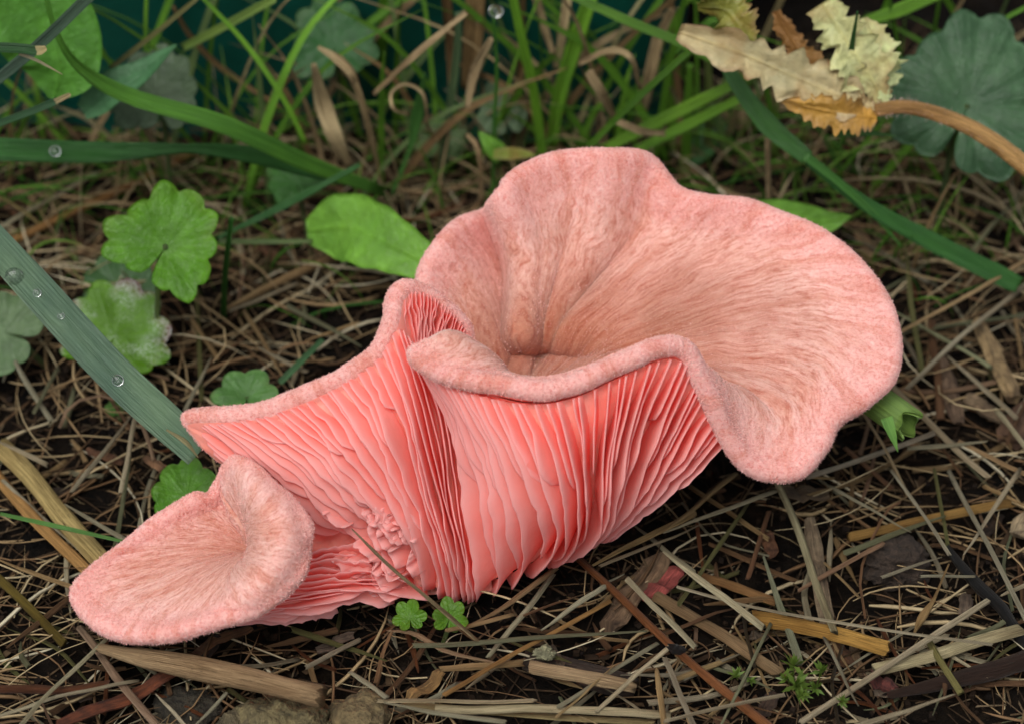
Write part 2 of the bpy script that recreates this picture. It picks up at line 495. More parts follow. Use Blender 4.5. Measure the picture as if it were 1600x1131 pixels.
L_rows = [
 [(560,850,.0), (470,810,-.2), (400,762,-.4), (347,722,-.6)],
 [(570,845,.0), (470,796,-.3), (388,735,-.6), (318,692,-.8)],
 [(580,840,.0), (480,782,-.45), (380,702,-.8), (296,656,-1.0)],
 [(590,835,.0), (510,777,-.45), (430,708,-.85), (342,650,-1.15)],
 [(600,830,.0), (550,772,-.45), (480,700,-.9), (402,645,-1.3)],
 [(610,830,.0), (580,765,-.45), (520,690,-.9), (450,630,-1.38)],
 [(620,830,.0), (600,760,-.45), (558,680,-.9), (502,608,-1.45)],
 [(640,830,.0), (630,750,-.4), (605,660,-.9), (560,578,-1.5)],
 [(655,830,.0), (655,740,-.4), (635,640,-.85), (594,546,-1.5)],
 [(670,830,.05), (670,720,-.3), (655,600,-.8), (611,502,-1.5)],
 [(680,830,.1), (680,700,-.25), (655,560,-.75), (620,466,-1.5)],
 [(685,830,.1), (685,690,-.2), (662,530,-.7), (642,450,-1.42)],
 [(690,830,.1), (690,680,-.2), (682,525,-.65), (673,460,-1.3)],
 [(700,830,.1), (700,680,-.1), (706,535,-.55), (706,485,-1.15)],
 [(710,830,.2), (715,680,0), (728,555,-.45), (731,517,-1.0)],
 [(715,830,.2), (725,690,.1), (740,585,-.4), (740,553,-.9)],
]
S_rows = [
 [(404,862,-.55), (392,820,-.9), (362,775,-.75), (352,745,-.7)],
 [(406,860,-.55), (392,800,-1.25), (380,752,-1.4), (374,724,-1.25)],
 [(407,860,-.55), (398,816,-1.65), (412,790,-2.1), (428,766,-1.75)],
 [(407,861,-.55), (402,834,-1.9), (436,822,-2.35), (466,810,-2.05)],
 [(408,862,-.55), (402,856,-1.95), (438,854,-2.45), (473,854,-2.15)],
 [(407,864,-.55), (394,878,-1.85), (424,888,-2.45), (456,902,-2.25)],
 [(405,866,-.55), (378,894,-1.65), (390,918,-2.35), (410,942,-2.3)],
 [(402,868,-.55), (370,905,-1.5), (345,945,-1.95), (330,972,-2.25)],
 [(399,868,-.55), (335,905,-1.3), (275,955,-1.75), (250,990,-2.15)],
 [(398,868,-.55), (310,900,-1.15), (220,945,-1.55), (176,982,-1.9)],
 [(397,867,-.55), (300,890,-1.0), (190,925,-1.35), (134,948,-1.6)],
 [(396,866,-.55), (300,878,-.9), (190,900,-1.2), (126,916,-1.4)],
 [(396,864,-.55), (310,862,-.8), (215,872,-1.05), (158,880,-1.2)],
 [(397,862,-.55), (325,848,-.7), (250,848,-.9), (214,842,-1.0)],
 [(398,860,-.55), (345,835,-.6), (290,820,-.75), (272,802,-.85)],
 [(399,859,-.55), (360,825,-.55), (322,798,-.65), (310,782,-.75)],
 [(401,859,-.55), (370,818,-.55), (345,792,-.6), (334,780,-.65)],
 [(402,860,-.55), (378,815,-.6), (354,782,-.62), (343,765,-.66)],
 [(404,862,-.55), (392,820,-.9), (362,775,-.75), (352,745,-.7)],
]
def hollow(rows):
    out = []
    for i, r_ in enumerate(rows):
        c, a_ = r_[0], list(r_[1])
        m = [(c[k] + a_[k]) / 2 for k in range(3)]
        if 18 <= i <= 34:
            e = min(1, (i - 17) / 9, (35 - i) / 2)
            a_[2] -= .45 * e; a_[1] += 6 * e
            k_ = [a_[0] * .9 + 80, max(a_[1] + 34, 548), a_[2] + .45]
            m = [m[q] * (1 - e) + k_[q] * e for q in range(3)]
        out.append([c, tuple(m), tuple(a_), r_[2], r_[3]])
    return out
def lobe(rows, nu, nv, t_in, t_rim, sgn, name, seed, label=None, end_taper=(5, 5), v_lo=0.0, thin_to=False):
    M = net(PN(rows), nu, nv)
    # fine hand-made unevenness
    ii, jj = np.meshgrid(np.arange(nu), np.arange(nv), indexing='ij')
    du = np.gradient(M, axis=0); dv = np.gradient(M, axis=1)
    N = unit(np.cross(du, dv)) * sgn
    N[:, 0] = N[:, 1]
    vv = np.linspace(0, 1, nv)
    wob = vnoise(ii * .16 + seed, jj * .14 + seed * 2) * .05 * vv[None] + vnoise(ii * .45 + seed, jj * .4) * .02 * vv[None]
    M = M + N * wob[..., None]
    vm = np.interp(vv, [0, .25, .5, .75, 1], [0, .17, .33, .67, 1]) if len(rows[0]) == 5 else vv
    t = t_in + (t_rim - t_in) * vm[None] ** 1.2 + np.zeros((nu, 1))
    k = np.arange(nu, dtype=float)
    tap = np.ones(nu)
    for e, dist in ((end_taper[0], k), (end_taper[1], k[::-1])):
        x = np.clip(dist / e, 0, 1)
        tap = np.minimum(tap, np.sqrt(np.maximum(1 - (1 - x) ** 2, 0)) * .97 + .03)
    if thin_to: t = t * np.interp(np.linspace(0, 1, nu), [0, .12, .2, .68, .8, 1], [.45, .8, 1, 1, .62, .5])[:, None]
    t = t * tap[:, None] * (1 + .12 * vnoise(k * .22 + seed, k * 0))[:, None]
    top = M + N * (t / 2)[..., None]; bot = M - N * (t / 2)[..., None]
    K = 9
    o = unit(dv[:, -1] - N[:, -1] * np.sum(dv[:, -1] * N[:, -1], -1, keepdims=True))
    ang = np.linspace(math.pi / 2, -math.pi / 2, K + 2)[1:-1]
    arc = M[:, -1][:, None] + (t[:, -1] / 2)[:, None, None] * (np.cos(ang)[None, :, None] * o[:, None] * 1.05 + np.sin(ang)[None, :, None] * N[:, -1][:, None])
    G = np.concatenate([top, arc, bot[:, ::-1]], 1)
    m = G.shape[1]
    L = np.concatenate([[0], np.cumsum(np.linalg.norm(np.diff(M[:, int(nv * .75)], axis=0), axis=1))])
    # an even width of fibre: uv.x runs with the length along the outer ring
    vcol = np.concatenate([v_lo + vm * (.93 - v_lo), .93 + .07 * np.linspace(0, 1, K + 2)[1:-1], np.linspace(1, 1, nv)])
    uv = np.stack([np.broadcast_to(L[:, None], (nu, m)), np.broadcast_to(vcol[None], (nu, m))], -1).reshape(-1, 2)
    f = grid_faces(nu, m)
    mi = np.zeros((nu - 1, m - 1), int); mi[:, nv + K:] = 1
    f.append(tuple(range(m))); f.append(tuple((nu - 1) * m + q for q in reversed(range(m))))
    mi = np.concatenate([mi.ravel(), [0, 0]])
    ob = mesh_obj(name, G.reshape(-1, 3), f, [M_CAP, M_FLESH], mush, uv, True, mi)
    if label: ob['label'] = label
    return ob, G, nv, K
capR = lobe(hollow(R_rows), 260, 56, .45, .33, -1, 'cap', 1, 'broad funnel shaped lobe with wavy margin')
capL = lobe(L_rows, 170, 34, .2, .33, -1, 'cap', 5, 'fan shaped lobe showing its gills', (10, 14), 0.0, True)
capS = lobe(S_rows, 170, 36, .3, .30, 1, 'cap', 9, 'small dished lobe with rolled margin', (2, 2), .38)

# fuzz: short felt hairs standing on the caps
def fuzz(capinfo, n, lmin, lmax, part):
    ob, G, nv, K = capinfo
    nu, m, _ = G.shape
    hi = nv + K - 1
    du = np.gradient(G, axis=0); dv = np.gradient(G, axis=1)
    Nn = unit(np.cross(du, dv))
    mid = G[:, nv // 2]
    iu = rng.random(n) * (nu - 2); q = rng.random(n)
    rimsel = rng.random(n) < .45
    jv = np.where(rimsel, nv * .86 + rng.random(n) * (hi - nv * .86), (q ** .6) * nv)
    jv = np.clip(jv, 2, hi)
    i0 = iu.astype(int); j0 = np.minimum(jv.astype(int), m - 2)
    fu = (iu - i0)[:, None]; fv = (jv - j0)[:, None]
    p = G[i0, j0] * (1 - fu) * (1 - fv) + G[i0 + 1, j0] * fu * (1 - fv) + G[i0, j0 + 1] * (1 - fu) * fv + G[i0 + 1, j0 + 1] * fu * fv
    nn = Nn[i0, j0]
    # make sure it points out of the shell
    opp = G[i0, np.clip(m - 1 - j0, 0, m - 1)]
    nn = np.where((np.sum((p - opp) * nn, -1) < 0)[:, None], -nn, nn)
    tv = unit(dv[i0, j0])
    r3 = rng.normal(size=(n, 3))
    d = unit(nn * np.where(rimsel, .9, .35)[:, None] + tv * np.where(rimsel, .2, .9)[:, None] + r3 * .38)
    ln = lmin + (lmax - lmin) * rng.random(n)
    s = unit(np.cross(d, r3)) * .0055
    p = p - nn * .006
    vts = np.stack([p - s, p + s, p + d * (ln * .6)[:, None] + s * .7 + nn * .006, p + d * ln[:, None]], 1).reshape(-1, 3)
    b = np.arange(n) * 4
    fc = np.stack([b, b + 1, b + 2, b + 3], 1)
    tone = np.repeat(np.clip(rng.normal(.5, .25, n), 0, 1), 4)
    o = mesh_obj('felt_hairs', vts, fc, M_FUZZ, ob, None, False, None, {'tone': tone})
    o['kind'] = 'stuff'
fuzz(capR, 52000, .015, .042, 'R')
fuzz(capL, 16000, .015, .04, 'L')
fuzz(capS, 24000, .015, .042, 'S')

# gills: sheets between an edge surface seen in the photograph and a root surface inside
def inward(E):
    du = np.gradient(E, axis=0); dv = np.gradient(E, axis=1)
    N = unit(np.cross(du, dv))
    s = np.sign(np.sum(N * FWD, -1).mean())
    return N * s
n_gills = 0
def gill_sheet(edge, root, thick, parent=None, fade=None):
    """edge, root: (n,3) curves; a thin wedge-shaped sheet between them"""
    global n_gills
    n = len(edge); K = 5
    side = unit(np.cross(np.gradient(edge, axis=0), root - edge + FWD * 1e-4))
    w = np.linspace(0, 1, K)                     # 0 edge, 1 root
    body = edge[:, None] * (1 - w)[None, :, None] + root[:, None] * w[None, :, None]
    th = (thick * (.42 + .58 * w))[None, :, None]
    A = body + side[:, None] * th * .5; B = body - side[:, None] * th * .5
    tip = edge + unit(edge - root) * thick * .22
    ring = np.concatenate([A[:, ::-1], tip[:, None], B], 1)
    m = ring.shape[1]
    f = grid_faces(n, m)
    f.append(tuple(range(m))); f.append(tuple((n - 1) * m + q for q in reversed(range(m))))
    n_gills += 1
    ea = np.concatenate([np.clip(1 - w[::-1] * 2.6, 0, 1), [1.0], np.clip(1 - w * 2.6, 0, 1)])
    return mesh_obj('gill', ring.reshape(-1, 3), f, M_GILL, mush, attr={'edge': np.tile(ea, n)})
def gill_fan(rows, n_g, depth, seed, nv=30, pattern=(1.0, .45, .78, .33), thick=.05, jit=.35, wave=.03, root_off=.05, tilt=(0, 0), upto=1.0, full_from=2.0):
    r = np.random.default_rng(seed)
    E = net(PN(rows), 81, nv)
    N = inward(E)
    v = np.linspace(0, 1, nv)
    dep = np.interp(v, np.linspace(0, 1, len(depth)), depth)
    arc = np.concatenate([[0], np.cumsum(np.linalg.norm(np.diff(E[:, int(nv * .4)], axis=0), axis=1) + np.linalg.norm(np.diff(E[:, 1], axis=0), axis=1))])
    for g in range(n_g):
        uu = float(np.interp((g + .5 + (r.random() - .5) * jit) / n_g * arc[-1] * upto, arc, np.arange(81)))
        i = min(int(uu), 79); f = uu - i
        e = E[i] * (1 - f) + E[i + 1] * f
        nn = unit(N[i] * (1 - f) + N[i + 1] * f)
        du = unit(E[i + 1] - E[i])
        nn = unit(nn + du * (tilt[0] + (tilt[1] - tilt[0]) * uu / 80))
        ln = pattern[g % len(pattern)]
        ln = ln if ln >= 1 else np.clip(ln + (r.random() - .5) * .22, .18, .95)
        if uu / 80 > full_from and g % 3: ln = 1.0
        keep = max(6, int(round(nv * ln)))
        e, nn, du, d = e[:keep].copy(), nn[:keep], du[:keep], dep[:keep].copy()
        x = np.linspace(0, 1, keep)
        d *= .82 + .3 * r.random()
        if ln < 1:
            d_cut = np.sqrt(np.clip(1 - np.clip((x - .72) / .28, 0, 1) ** 2, 0, 1))
        else:
            d_cut = np.ones(keep)
        sx = v[:keep] * 9
        wv = vnoise(sx * 1.1 + g * 3.7, np.full(keep, seed + g)) * wave * 2 + vnoise(sx * 4 + g, np.full(keep, seed * 2 + g)) * wave * .9
        lat = (vnoise(sx * .55 + g * 1.3, np.full(keep, g * 2.1)) * .10 + vnoise(sx * 1.9 + g, np.full(keep, g * .7)) * .035) * np.clip(x * 3, 0, 1)
        short = 0 if ln >= 1 else .06 * r.random()
        root = e + nn * (d + root_off)[:, None] + du * (lat * .6)[:, None]
        edge = e + nn * ((wv + short) * np.clip(x * 4, 0, 1))[:, None] + du * lat[:, None]
        edge = root + (edge - root) * d_cut[:, None]
        edge = edge + nn * (1 - d_cut)[:, None] * 0
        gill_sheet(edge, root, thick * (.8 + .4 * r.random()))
    return E, N, dep

def shell(name, grid, N, t, mat, parent):
    nu, nv = grid.shape[:2]
    A = grid.reshape(-1, 3); B = (grid + N * t).reshape(-1, 3)
    f = grid_faces(nu, nv); o = len(A)
    f += [tuple(o + q for q in reversed(x)) for x in f]
    per = [i * nv for i in range(nu)] + [(nu - 1) * nv + j for j in range(1, nv)] + [i * nv + nv - 1 for i in range(nu - 2, -1, -1)] + [j for j in range(nv - 2, 0, -1)]
    for a_, b_ in zip(per, per[1:] + per[:1]):
        f.append((a_, b_, b_ + o, a_ + o))
    return mesh_obj(name, np.concatenate([A, B]), f, mat, parent)

ER = [
 [(652,578,-2.0), (690,655,-1.65), (712,745,-1.35), (726,840,-1.0), (742,936,-.35), (735,925,.3)],
 [(700,604,-2.2), (742,690,-2.05), (772,790,-1.8), (784,870,-1.2), (780,925,-.4), (770,912,.3)],
 [(760,622,-2.4), (800,720,-2.35), (832,812,-2.0), (838,872,-1.3), (815,912,-.45), (800,898,.3)],
 [(830,632,-2.5), (862,730,-2.45), (880,812,-2.05), (880,866,-1.3), (848,898,-.45), (832,884,.3)],
 [(900,622,-2.5), (912,720,-2.35), (918,800,-2.0), (910,855,-1.3), (874,885,-.45), (855,870,.3)],
 [(970,592,-2.4), (955,700,-2.2), (948,790,-1.85), (936,842,-1.25), (895,872,-.45), (872,858,.3)],
 [(1045,564,-2.2), (1005,670,-2.0), (980,765,-1.65), (958,825,-1.15), (915,860,-.45), (890,846,.3)],
 [(1082,582,-2.0), (1045,675,-1.7), (1010,755,-1.4), (978,810,-1.0), (935,848,-.45), (910,836,.3)],
 [(1112,640,-1.7), (1070,710,-1.4), (1030,770,-1.1), (992,812,-.8), (950,842,-.4), (925,832,.3)],
 [(1142,698,-1.25), (1095,744,-1.0), (1050,780,-.75), (1005,813,-.55), (962,842,-.3), (935,835,.3)],
]
E, N, dep = gill_fan(ER, 38, [.06, .42, .52, .46, .26, .1], 21, nv=34, pattern=(1.0, .42, .72, .3), thick=.055, wave=.045, tilt=(.95, .1), jit=.7)
shell('flesh', E + N * (dep * .92 + .03)[None, :, None], N, .25, M_FLESH, mush)
EL_ = [
 [(338,716,-.95), (395,762,-.95), (455,806,-.88), (510,845,-.75), (552,872,-.5)],
 [(312,668,-1.1), (400,742,-1.15), (470,800,-1.05), (520,842,-.85), (562,872,-.6)],
 [(350,662,-1.33), (440,728,-1.5), (510,792,-1.4), (555,834,-1.15), (592,874,-.8)],
 [(418,650,-1.5), (490,712,-1.75), (550,780,-1.6), (592,832,-1.3), (622,892,-.85)],
 [(487,626,-1.6), (545,696,-1.85), (592,770,-1.7), (628,840,-1.4), (652,915,-.75)],
 [(546,593,-1.65), (592,676,-1.9), (632,770,-1.7), (658,850,-1.4), (682,932,-.6)],
 [(592,558,-1.7), (632,656,-1.85), (662,770,-1.6), (688,860,-1.25), (706,940,-.5)],
 [(622,515,-1.7), (662,640,-1.7), (690,770,-1.4), (712,860,-1.1), (728,940,-.4)],
 [(650,540,-1.45), (700,640,-1.35), (716,770,-1.15), (730,860,-.95), (742,940,-.35)],
 [(690,585,-1.1), (738,660,-1.0), (764,770,-.85), (774,860,-.6), (780,932,-.1)],
]
E, N, dep = gill_fan(EL_, 33, [.05, .26, .32, .28, .16], 33, pattern=(.8, .45, .7, .3, .92, .55, 1.0), thick=.055, wave=.06, tilt=(1.0, .9), upto=.86, jit=.7, full_from=.58)
shell('flesh', E + N * (dep * .95 + .03)[None, :, None], N, .2, M_FLESH, mush)
EA = [
 [(630,466,-1.6), (634,500,-1.5), (640,545,-1.3)],
 [(648,456,-1.55), (652,498,-1.4), (655,545,-1.25)],
 [(677,466,-1.42), (674,505,-1.25), (672,550,-1.1)],
 [(706,490,-1.27), (696,522,-1.1), (690,555,-1.0)],
 [(728,520,-1.12), (714,545,-1.0), (705,570,-.9)],
 [(738,552,-1.02), (726,570,-.9), (715,590,-.8)],
]
E, N, dep = gill_fan(EA, 24, [.03, .14, .2], 45, nv=14, pattern=(1.0,), thick=.035, wave=.012, root_off=.06)
shell('flesh', E + N * (dep * .95 + .03)[None, :, None], N, .05, M_FLESH, mush)
# low gills running on from the small lobe
ES = [
 [(470,862,-1.15), (520,852,-.95), (560,850,-.95), (610,868,-.95)],
 [(462,892,-1.35), (520,884,-1.15), (575,882,-1.1), (640,905,-.85)],
 [(448,915,-1.5), (515,908,-1.3), (585,908,-1.1), (660,925,-.7)],
 [(425,938,-1.65), (500,928,-1.4), (580,925,-1.1), (670,936,-.6)],
 [(395,960,-1.75), (480,950,-1.45), (555,938,-1.1), (640,940,-.6)],
 [(375,972,-1.75), (450,968,-1.4), (505,960,-1.1), (560,945,-.75)],
 [(368,978,-1.6), (430,978,-1.2), (480,972,-.95), (515,958,-.7)],
]
E, N, dep = gill_fan(ES, 17, [.06, .25, .3, .25], 57, nv=26, pattern=(1.0, .7, .85, .5), thick=.05, wave=.06)
shell('flesh', E + N * (dep * .8 + .03)[None, :, None], N, .2, M_FLESH, mush)
# pit of bare flesh behind the rolled edge of the small lobe
F_rows = [
 [(420,775,-.5), (500,800,-.6), (570,800,-.6), (650,800,-.6)],
 [(440,850,-.6), (505,850,-.55), (570,850,-.6), (650,860,-.6)],
 [(430,905,-.9), (510,885,-.8), (580,895,-.7), (660,910,-.5)],
 [(400,950,-1.2), (490,945,-1.0), (570,930,-.75), (700,930,-.2)],
]
E = net(PN(F_rows), 24, 24); N = inward(E)
jj, ii = np.meshgrid(np.arange(24), np.arange(24))
E = E - N * (vnoise(ii * .5, jj * .5) * .12)[..., None]
shell('flesh', E, N, .3, M_FLESH, mush)
# torn, crinkled gill pieces in the middle
r = np.random.default_rng(91)
for g in range(50):
    cx, cy = 505 + 135 * r.random(), 785 + 130 * r.random()
    if cx < 560 and cy < 800: continue
    if cx < 560 and 825 < cy < 885: continue
    base = 68 if cx > 610 else 35 + (cx - 505) * .3
    th = math.radians(base + r.normal() * 20)
    ln = 35 + 50 * r.random()
    n = 14; s = np.linspace(-.5, .5, n)
    bend = (r.random() - .5) * 50
    d0 = float(np.interp(cy, [770, 800, 850, 900, 940], [-1.45, -1.4, -1.25, -.95, -.6])) - .12 * (cx - 500) / 200
    px = cx + s * ln * math.cos(th) - (s * s * 4 - 1) * bend * .3 * math.sin(th) + vnoise(s * 6 + g, s * 0 + g) * 9
    py = cy + s * ln * math.sin(th) + (s * s * 4 - 1) * bend * .3 * math.cos(th) + vnoise(s * 6 + g * 2, s * 0) * 9
    e = np.array([P(px[k], py[k], d0 + vnoise(s[k] * 14 + g, g * 1.7) * .22) for k in range(n)])
    sh = (24 + 14 * r.random(), -12 - 16 * r.random())
    rt = np.array([P(px[k] * .9 + cx * .1 + sh[0], py[k] * .9 + cy * .1 + sh[1], d0 + .30) for k in range(n)])
    cut = np.sqrt(np.clip(1 - (2 * s) ** 6, 0, 1))[:, None]
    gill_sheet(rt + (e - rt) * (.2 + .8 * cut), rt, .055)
# stem: short lateral foot down into the soil
top_s = P(735, 745, .55); ft = np.array([-.6, -.2, -.3])
path = cr([top_s + np.array([.1, .1, .5]), top_s, (top_s + ft) / 2 + np.array([.0, .3, 0]), ft], 14)
v_, f_, u_ = tube(path, np.interp(np.linspace(0, 1, 14), [0, .4, 1], [1.0, 1.1, .9]), 20)
mesh_obj('stem', v_, f_, M_FLESH, mush)
print('gills', n_gills)

SIL = [(116,915),(160,872),(270,792),(335,768),(340,725),(280,650),(400,628),(500,583),(590,520),(640,436),(657,425),(690,370),(765,322),(800,268),(860,238),(995,236),(1020,250),(1060,295),(1215,328),(1345,403),(1408,510),(1340,645),(1290,705),(1200,752),(1140,715),(960,840),(870,890),(740,940),(560,942),(490,970),(260,1003),(160,992),(118,945)]
def inside(x, y, poly=SIL):
    c = False; n = len(poly)
    for i in range(n):
        x1, y1 = poly[i]; x2, y2 = poly[i - 1]
        if (y1 > y) != (y2 > y) and x < (x2 - x1) * (y - y1) / (y2 - y1) + x1: c = not c
    return c

# ------------------------------------------------------------------ green plastic trough behind the grass
def trough():
    t = bpy.data.objects.new('planter', None); C.objects.link(t)
    tag(t, 'dark green plastic planter standing behind the grass stems', 'planter')
    x0, x1, y0, y1 = -26.0, 3.2, 9.7, 26.0
    def ring(z, grow, rc=1.4):
        pts = []
        for cx, cy, a0 in ((x1 - rc, y1 - rc, 0), (x0 + rc, y1 - rc, 90), (x0 + rc, y0 + rc, 180), (x1 - rc, y0 + rc, 270)):
            for k in range(7):
                an = math.radians(a0 + k * 15)
                pts.append((cx + (rc + grow) * math.cos(an), cy + (rc + grow) * math.sin(an), z))
        return pts
    lv = [(-.6, 0), (.2, 0), (6, .3), (12, .6), (12.1, .35), (6, .05), (.4, -.25)]
    v = sum((ring(z, g) for z, g in lv), [])
    n = 28
    f = grid_faces(len(lv), n, wrap_v=True)
    f.append(tuple(reversed(range(n)))); f.append(tuple((len(lv) - 1) * n + q for q in range(n)))
    mesh_obj('side_wall', v, f, M_PLASTIC, t)
    lv = [(11.4, .62), (11.2, 1.1), (12.2, 1.25), (12.4, 1.0), (12.4, .5), (12.15, .3)]
    v = sum((ring(z, g) for z, g in lv), [])
    mesh_obj('rim', v, grid_faces(len(lv), n, wrap_v=True, wrap_u=True), M_PLASTIC, t)
trough()

# ------------------------------------------------------------------ straw, stalks, chips and twigs lying on the soil
TAN = (.42, .29, .145); PALE = (.56, .50, .35); GREY = (.40, .375, .27); GREEN_GREY = (.25, .27, .16)
BROWN = (.19, .105, .055); ORANGE = (.38, .21, .075); RUST = (.17, .06, .022); DARK = (.03, .02, .015); BLACK = (.010, .009, .009)
PINKTAN = (.40, .26, .17); OLIVE = (.16, .16, .06)
def on_soil(px, py, h):
    p = W(px, py, h)
    for _ in range(3):
        p = W(px, py, h + max(float(soil_z(p[0], p[1])), -.25))
    return p
def lay_path(pts, h0, h1, n=9, sag=.03):
    """pixel polyline -> 3-D path just above the soil, stiff in height"""
    m = len(pts)
    a_ = [on_soil(x, y, h0 + (h1 - h0) * k / (m - 1)) for k, (x, y) in enumerate(pts)]
    p = cr(a_, n) if m > 2 else np.linspace(a_[0], a_[1], n)
    w = np.linspace(0, 3.2, n) + rng.random() * 60
    L = np.linalg.norm(p[-1] - p[0])
    p[:, 2] += vnoise(w, w * 0 + rng.random() * 30) * sag * min(L, 2.5)
    s = unit(np.cross(p[-1] - p[0], [0, 0, 1.0]))
    p += s * (vnoise(w * .8, w * 0 + rng.random() * 30) * .022 * min(L, 3))[:, None]
    p[:, 2] += max(0.0, float(np.quantile(soil_z(p[:, 0], p[:, 1]) + .02 - p[:, 2], .7)))
    return p
def lit(o, col, var=.12):
    k = 1 + (rng.random() - .5) * 2 * var
    t = (rng.random(3) - .5) * .06
    o.color = (*[float(np.clip(c * k * (1 + t[i]), 0, 1)) for i, c in enumerate(col)], 1)
    return o
LANDMARKS = [((5,700),'thick yellow straw stem'),((330,1050),'stout tan straw section'),((1080,1030),'glossy red brown twig'),((1540,930),'black rotten twig'),((1500,1062),'dark wet twig'),
 ((180,1095),'red bark shard'),((1280,985),'flat yellow orange strip'),((1450,812),'amber straw strip'),((1480,1016),'broad bleached strip'),((1260,870),'grey green split straw'),
 ((850,1110),'bottom straw bundle'),((905,1050),'dark bark piece'),((995,925),'brown bark chip'),((1555,565),'pale tan wood chip'),((1400,650),'cut green stem'),((1255,770),'leaf chip under the cap'),
 ((1040,915),'pink fragment'),((455,1120),'mossy soil clod'),((560,1120),'lumpy brown clod'),((670,966),'tiny seedling leaves'),((165,617),'looped tendril'),((178,528),'dewy ivy leaf'),((258,385),'bright ivy leaf'),
 ((385,618),'small pale ivy leaf'),((292,775),'ivy leaf behind the small lobe'),((5,520),'spotted ivy leaf'),((570,380),'pale toothed leaf'),((1285,347),'lime leaf tip'),((1250,1050),'moss sprig'),
 ((1490,430),'dark green reaching blade'),((1510,330),'largest scalloped leaf'),((1380,880),'crumbly soil clod'),((700,1018),'curved pinkish dry blade'),((40,948),'olive rust stalk'),((460,480),'fan lobe'),((1590,800),'pale chip'),
 ((220,235),'level dark blade'),((1340,40),'dried yellow leaf'),((895,80),'thick sheathed stem'),((740,60),'thick tan dead stem'),((515,190),'wide curled dead leaf'),((350,42),'pale slanting stalk'),((60,60),'rounded bright leaf'),((1074,200),'blade behind the notch'),((650,200),'short upright leaf blade'),((1012,130),'stout beige dead stem')]
def near_mark(px, py, first=0, last=None):
    L_ = LANDMARKS[first:last]
    return min(L_, key=lambda q: (q[0][0] - px) ** 2 + 1.6 * (q[0][1] - py) ** 2)[1]
def straw(pts, w, col, h=(.3, .3), label=None, group=None, name='straw', cat='straw', flat=.55, mat=None, taper=None, jag=None, n=9, sag=.03, path=None):
    p = lay_path(pts, *h, n=n, sag=sag) if path is None else path
    r_ = np.full(len(p), w / 200.0)
    if taper: r_ = r_ * np.interp(np.linspace(0, 1, len(p)), np.linspace(0, 1, len(taper)), taper)
    r_ = r_ * (1 + .18 * vnoise(np.arange(len(p)) * .9 + rng.random() * 40, np.zeros(len(p))))
    v_, f_, u_ = tube(p, r_, 14 if w > 15 else 7, flat, jag if jag is not None else w / 100 * .7, lift=(rng.random() - .5) * 1.2)
    o = mesh_obj(name, v_, f_, mat or M_STRAW, None, u_, True)
    lit(o, tuple(min(.8, c * 1.22) for c in col))
    return tag(o, label or 'x', cat, group)
def chip(px, py, qx, qy, w, col, h=.2, label='x', group=None, thick=.12, name='wood_chip', cat='wood chip'):
    """flat split piece of wood or bark with ragged ends and edges"""
    a_, b_ = on_soil(px, py, h), on_soil(qx, qy, h)
    n = 9; t = unit(b_ - a_); s = unit(np.cross(t, [0, 0.25, 1.0])); nr = np.cross(s, t)
    rows = []
    for k in range(n):
        c = a_ + (b_ - a_) * k / (n - 1)
        e = 1 - .35 * (abs(k / (n - 1) - .5) * 2) ** 4
        wl = w / 200 * e * (1 + (rng.random() - .5) * .3); wr = w / 200 * e * (1 + (rng.random() - .5) * .3)
        jl = (rng.random(6) - .5) * (.25 * w / 100 if k in (0, n - 1) else .03)
        bz = vnoise(k * .7 + px, py) * .12
        for q, (sx, zz) in enumerate(((-1, .2), (-.45, .95), (.4, 1.0), (1, .3), (.7, -.6), (-.7, -.7))):
            rows.append(c + s * sx * (wl if sx < 0 else wr) + nr * (zz * thick * .5 * (1 + (rng.random() - .5) * .5) + bz) + t * jl[q])
    f = grid_faces(n, 6, wrap_v=True) + [tuple(range(6)), tuple((n - 1) * 6 + q for q in reversed(range(6)))]
    L = np.linalg.norm(b_ - a_)
    uv = np.array([[(-1, -.45, .4, 1, .7, -.7)[q] * w / 200, L * k / (n - 1)] for k in range(n) for q in range(6)])
    o = mesh_obj(name, rows, f, M_CHIP, None, uv, False)
    lit(o, col)
    return tag(o, label, cat, group)

# single pieces one can point to
straw([(5,700),(85,792),(166,884)], 34, (.46, .34, .15), (.55, .45), 'thick yellow tan straw stem ending behind the small lobe', flat=.85, sag=.02)
straw([(-10,738),(70,828),(142,898)], 21, (.42, .25, .09), (.35, .3), 'orange tan straw stem alongside the thick yellow one', flat=.85, sag=.02)
straw([(158,1014),(300,1043),(496,1088)], 34, (.46, .33, .19), (.85, .95), 'stout tan straw section with broken ends below the small lobe', flat=.95, taper=(.35, .9, 1.05, 1, 1), sag=.02, jag=.12)
straw([(908,874),(1050,1010),(1204,1136)], 15, (.25, .10, .035), (.55, .45), 'long glossy red brown twig running out from under the gills', name='twig', cat='twig', mat=M_TWIG, flat=.9, sag=.03, taper=(.85, .9, 1, 1.15))
straw([(1486,862),(1530,915),(1570,958),(1610,1004)], 24, BLACK, (.65, .35), 'crooked black rotten twig across pale straws', name='twig', cat='twig', mat=M_TWIG, flat=.8, sag=.12, taper=(.55, 1, .8, 1.1))
straw([(1394,1088),(1500,1062),(1610,1032)], 30, (.04, .022, .014), (.35, .4), 'thick dark brown wet twig lying on black soil', name='twig', cat='twig', mat=M_TWIG, flat=.7, sag=.08, taper=(.4, .9, 1.1))
straw([(-10,1078),(80,1080),(165,1072)], 14, (.16, .06, .025), (.6, .6), 'rough rust brown twig beside the red bark shard', name='twig', cat='twig', mat=M_TWIG, sag=.1)
chip(92, 1136, 272, 1052, 30, (.22, .06, .02), .45, 'curled red brown bark shard', name='bark_shard', cat='bark')
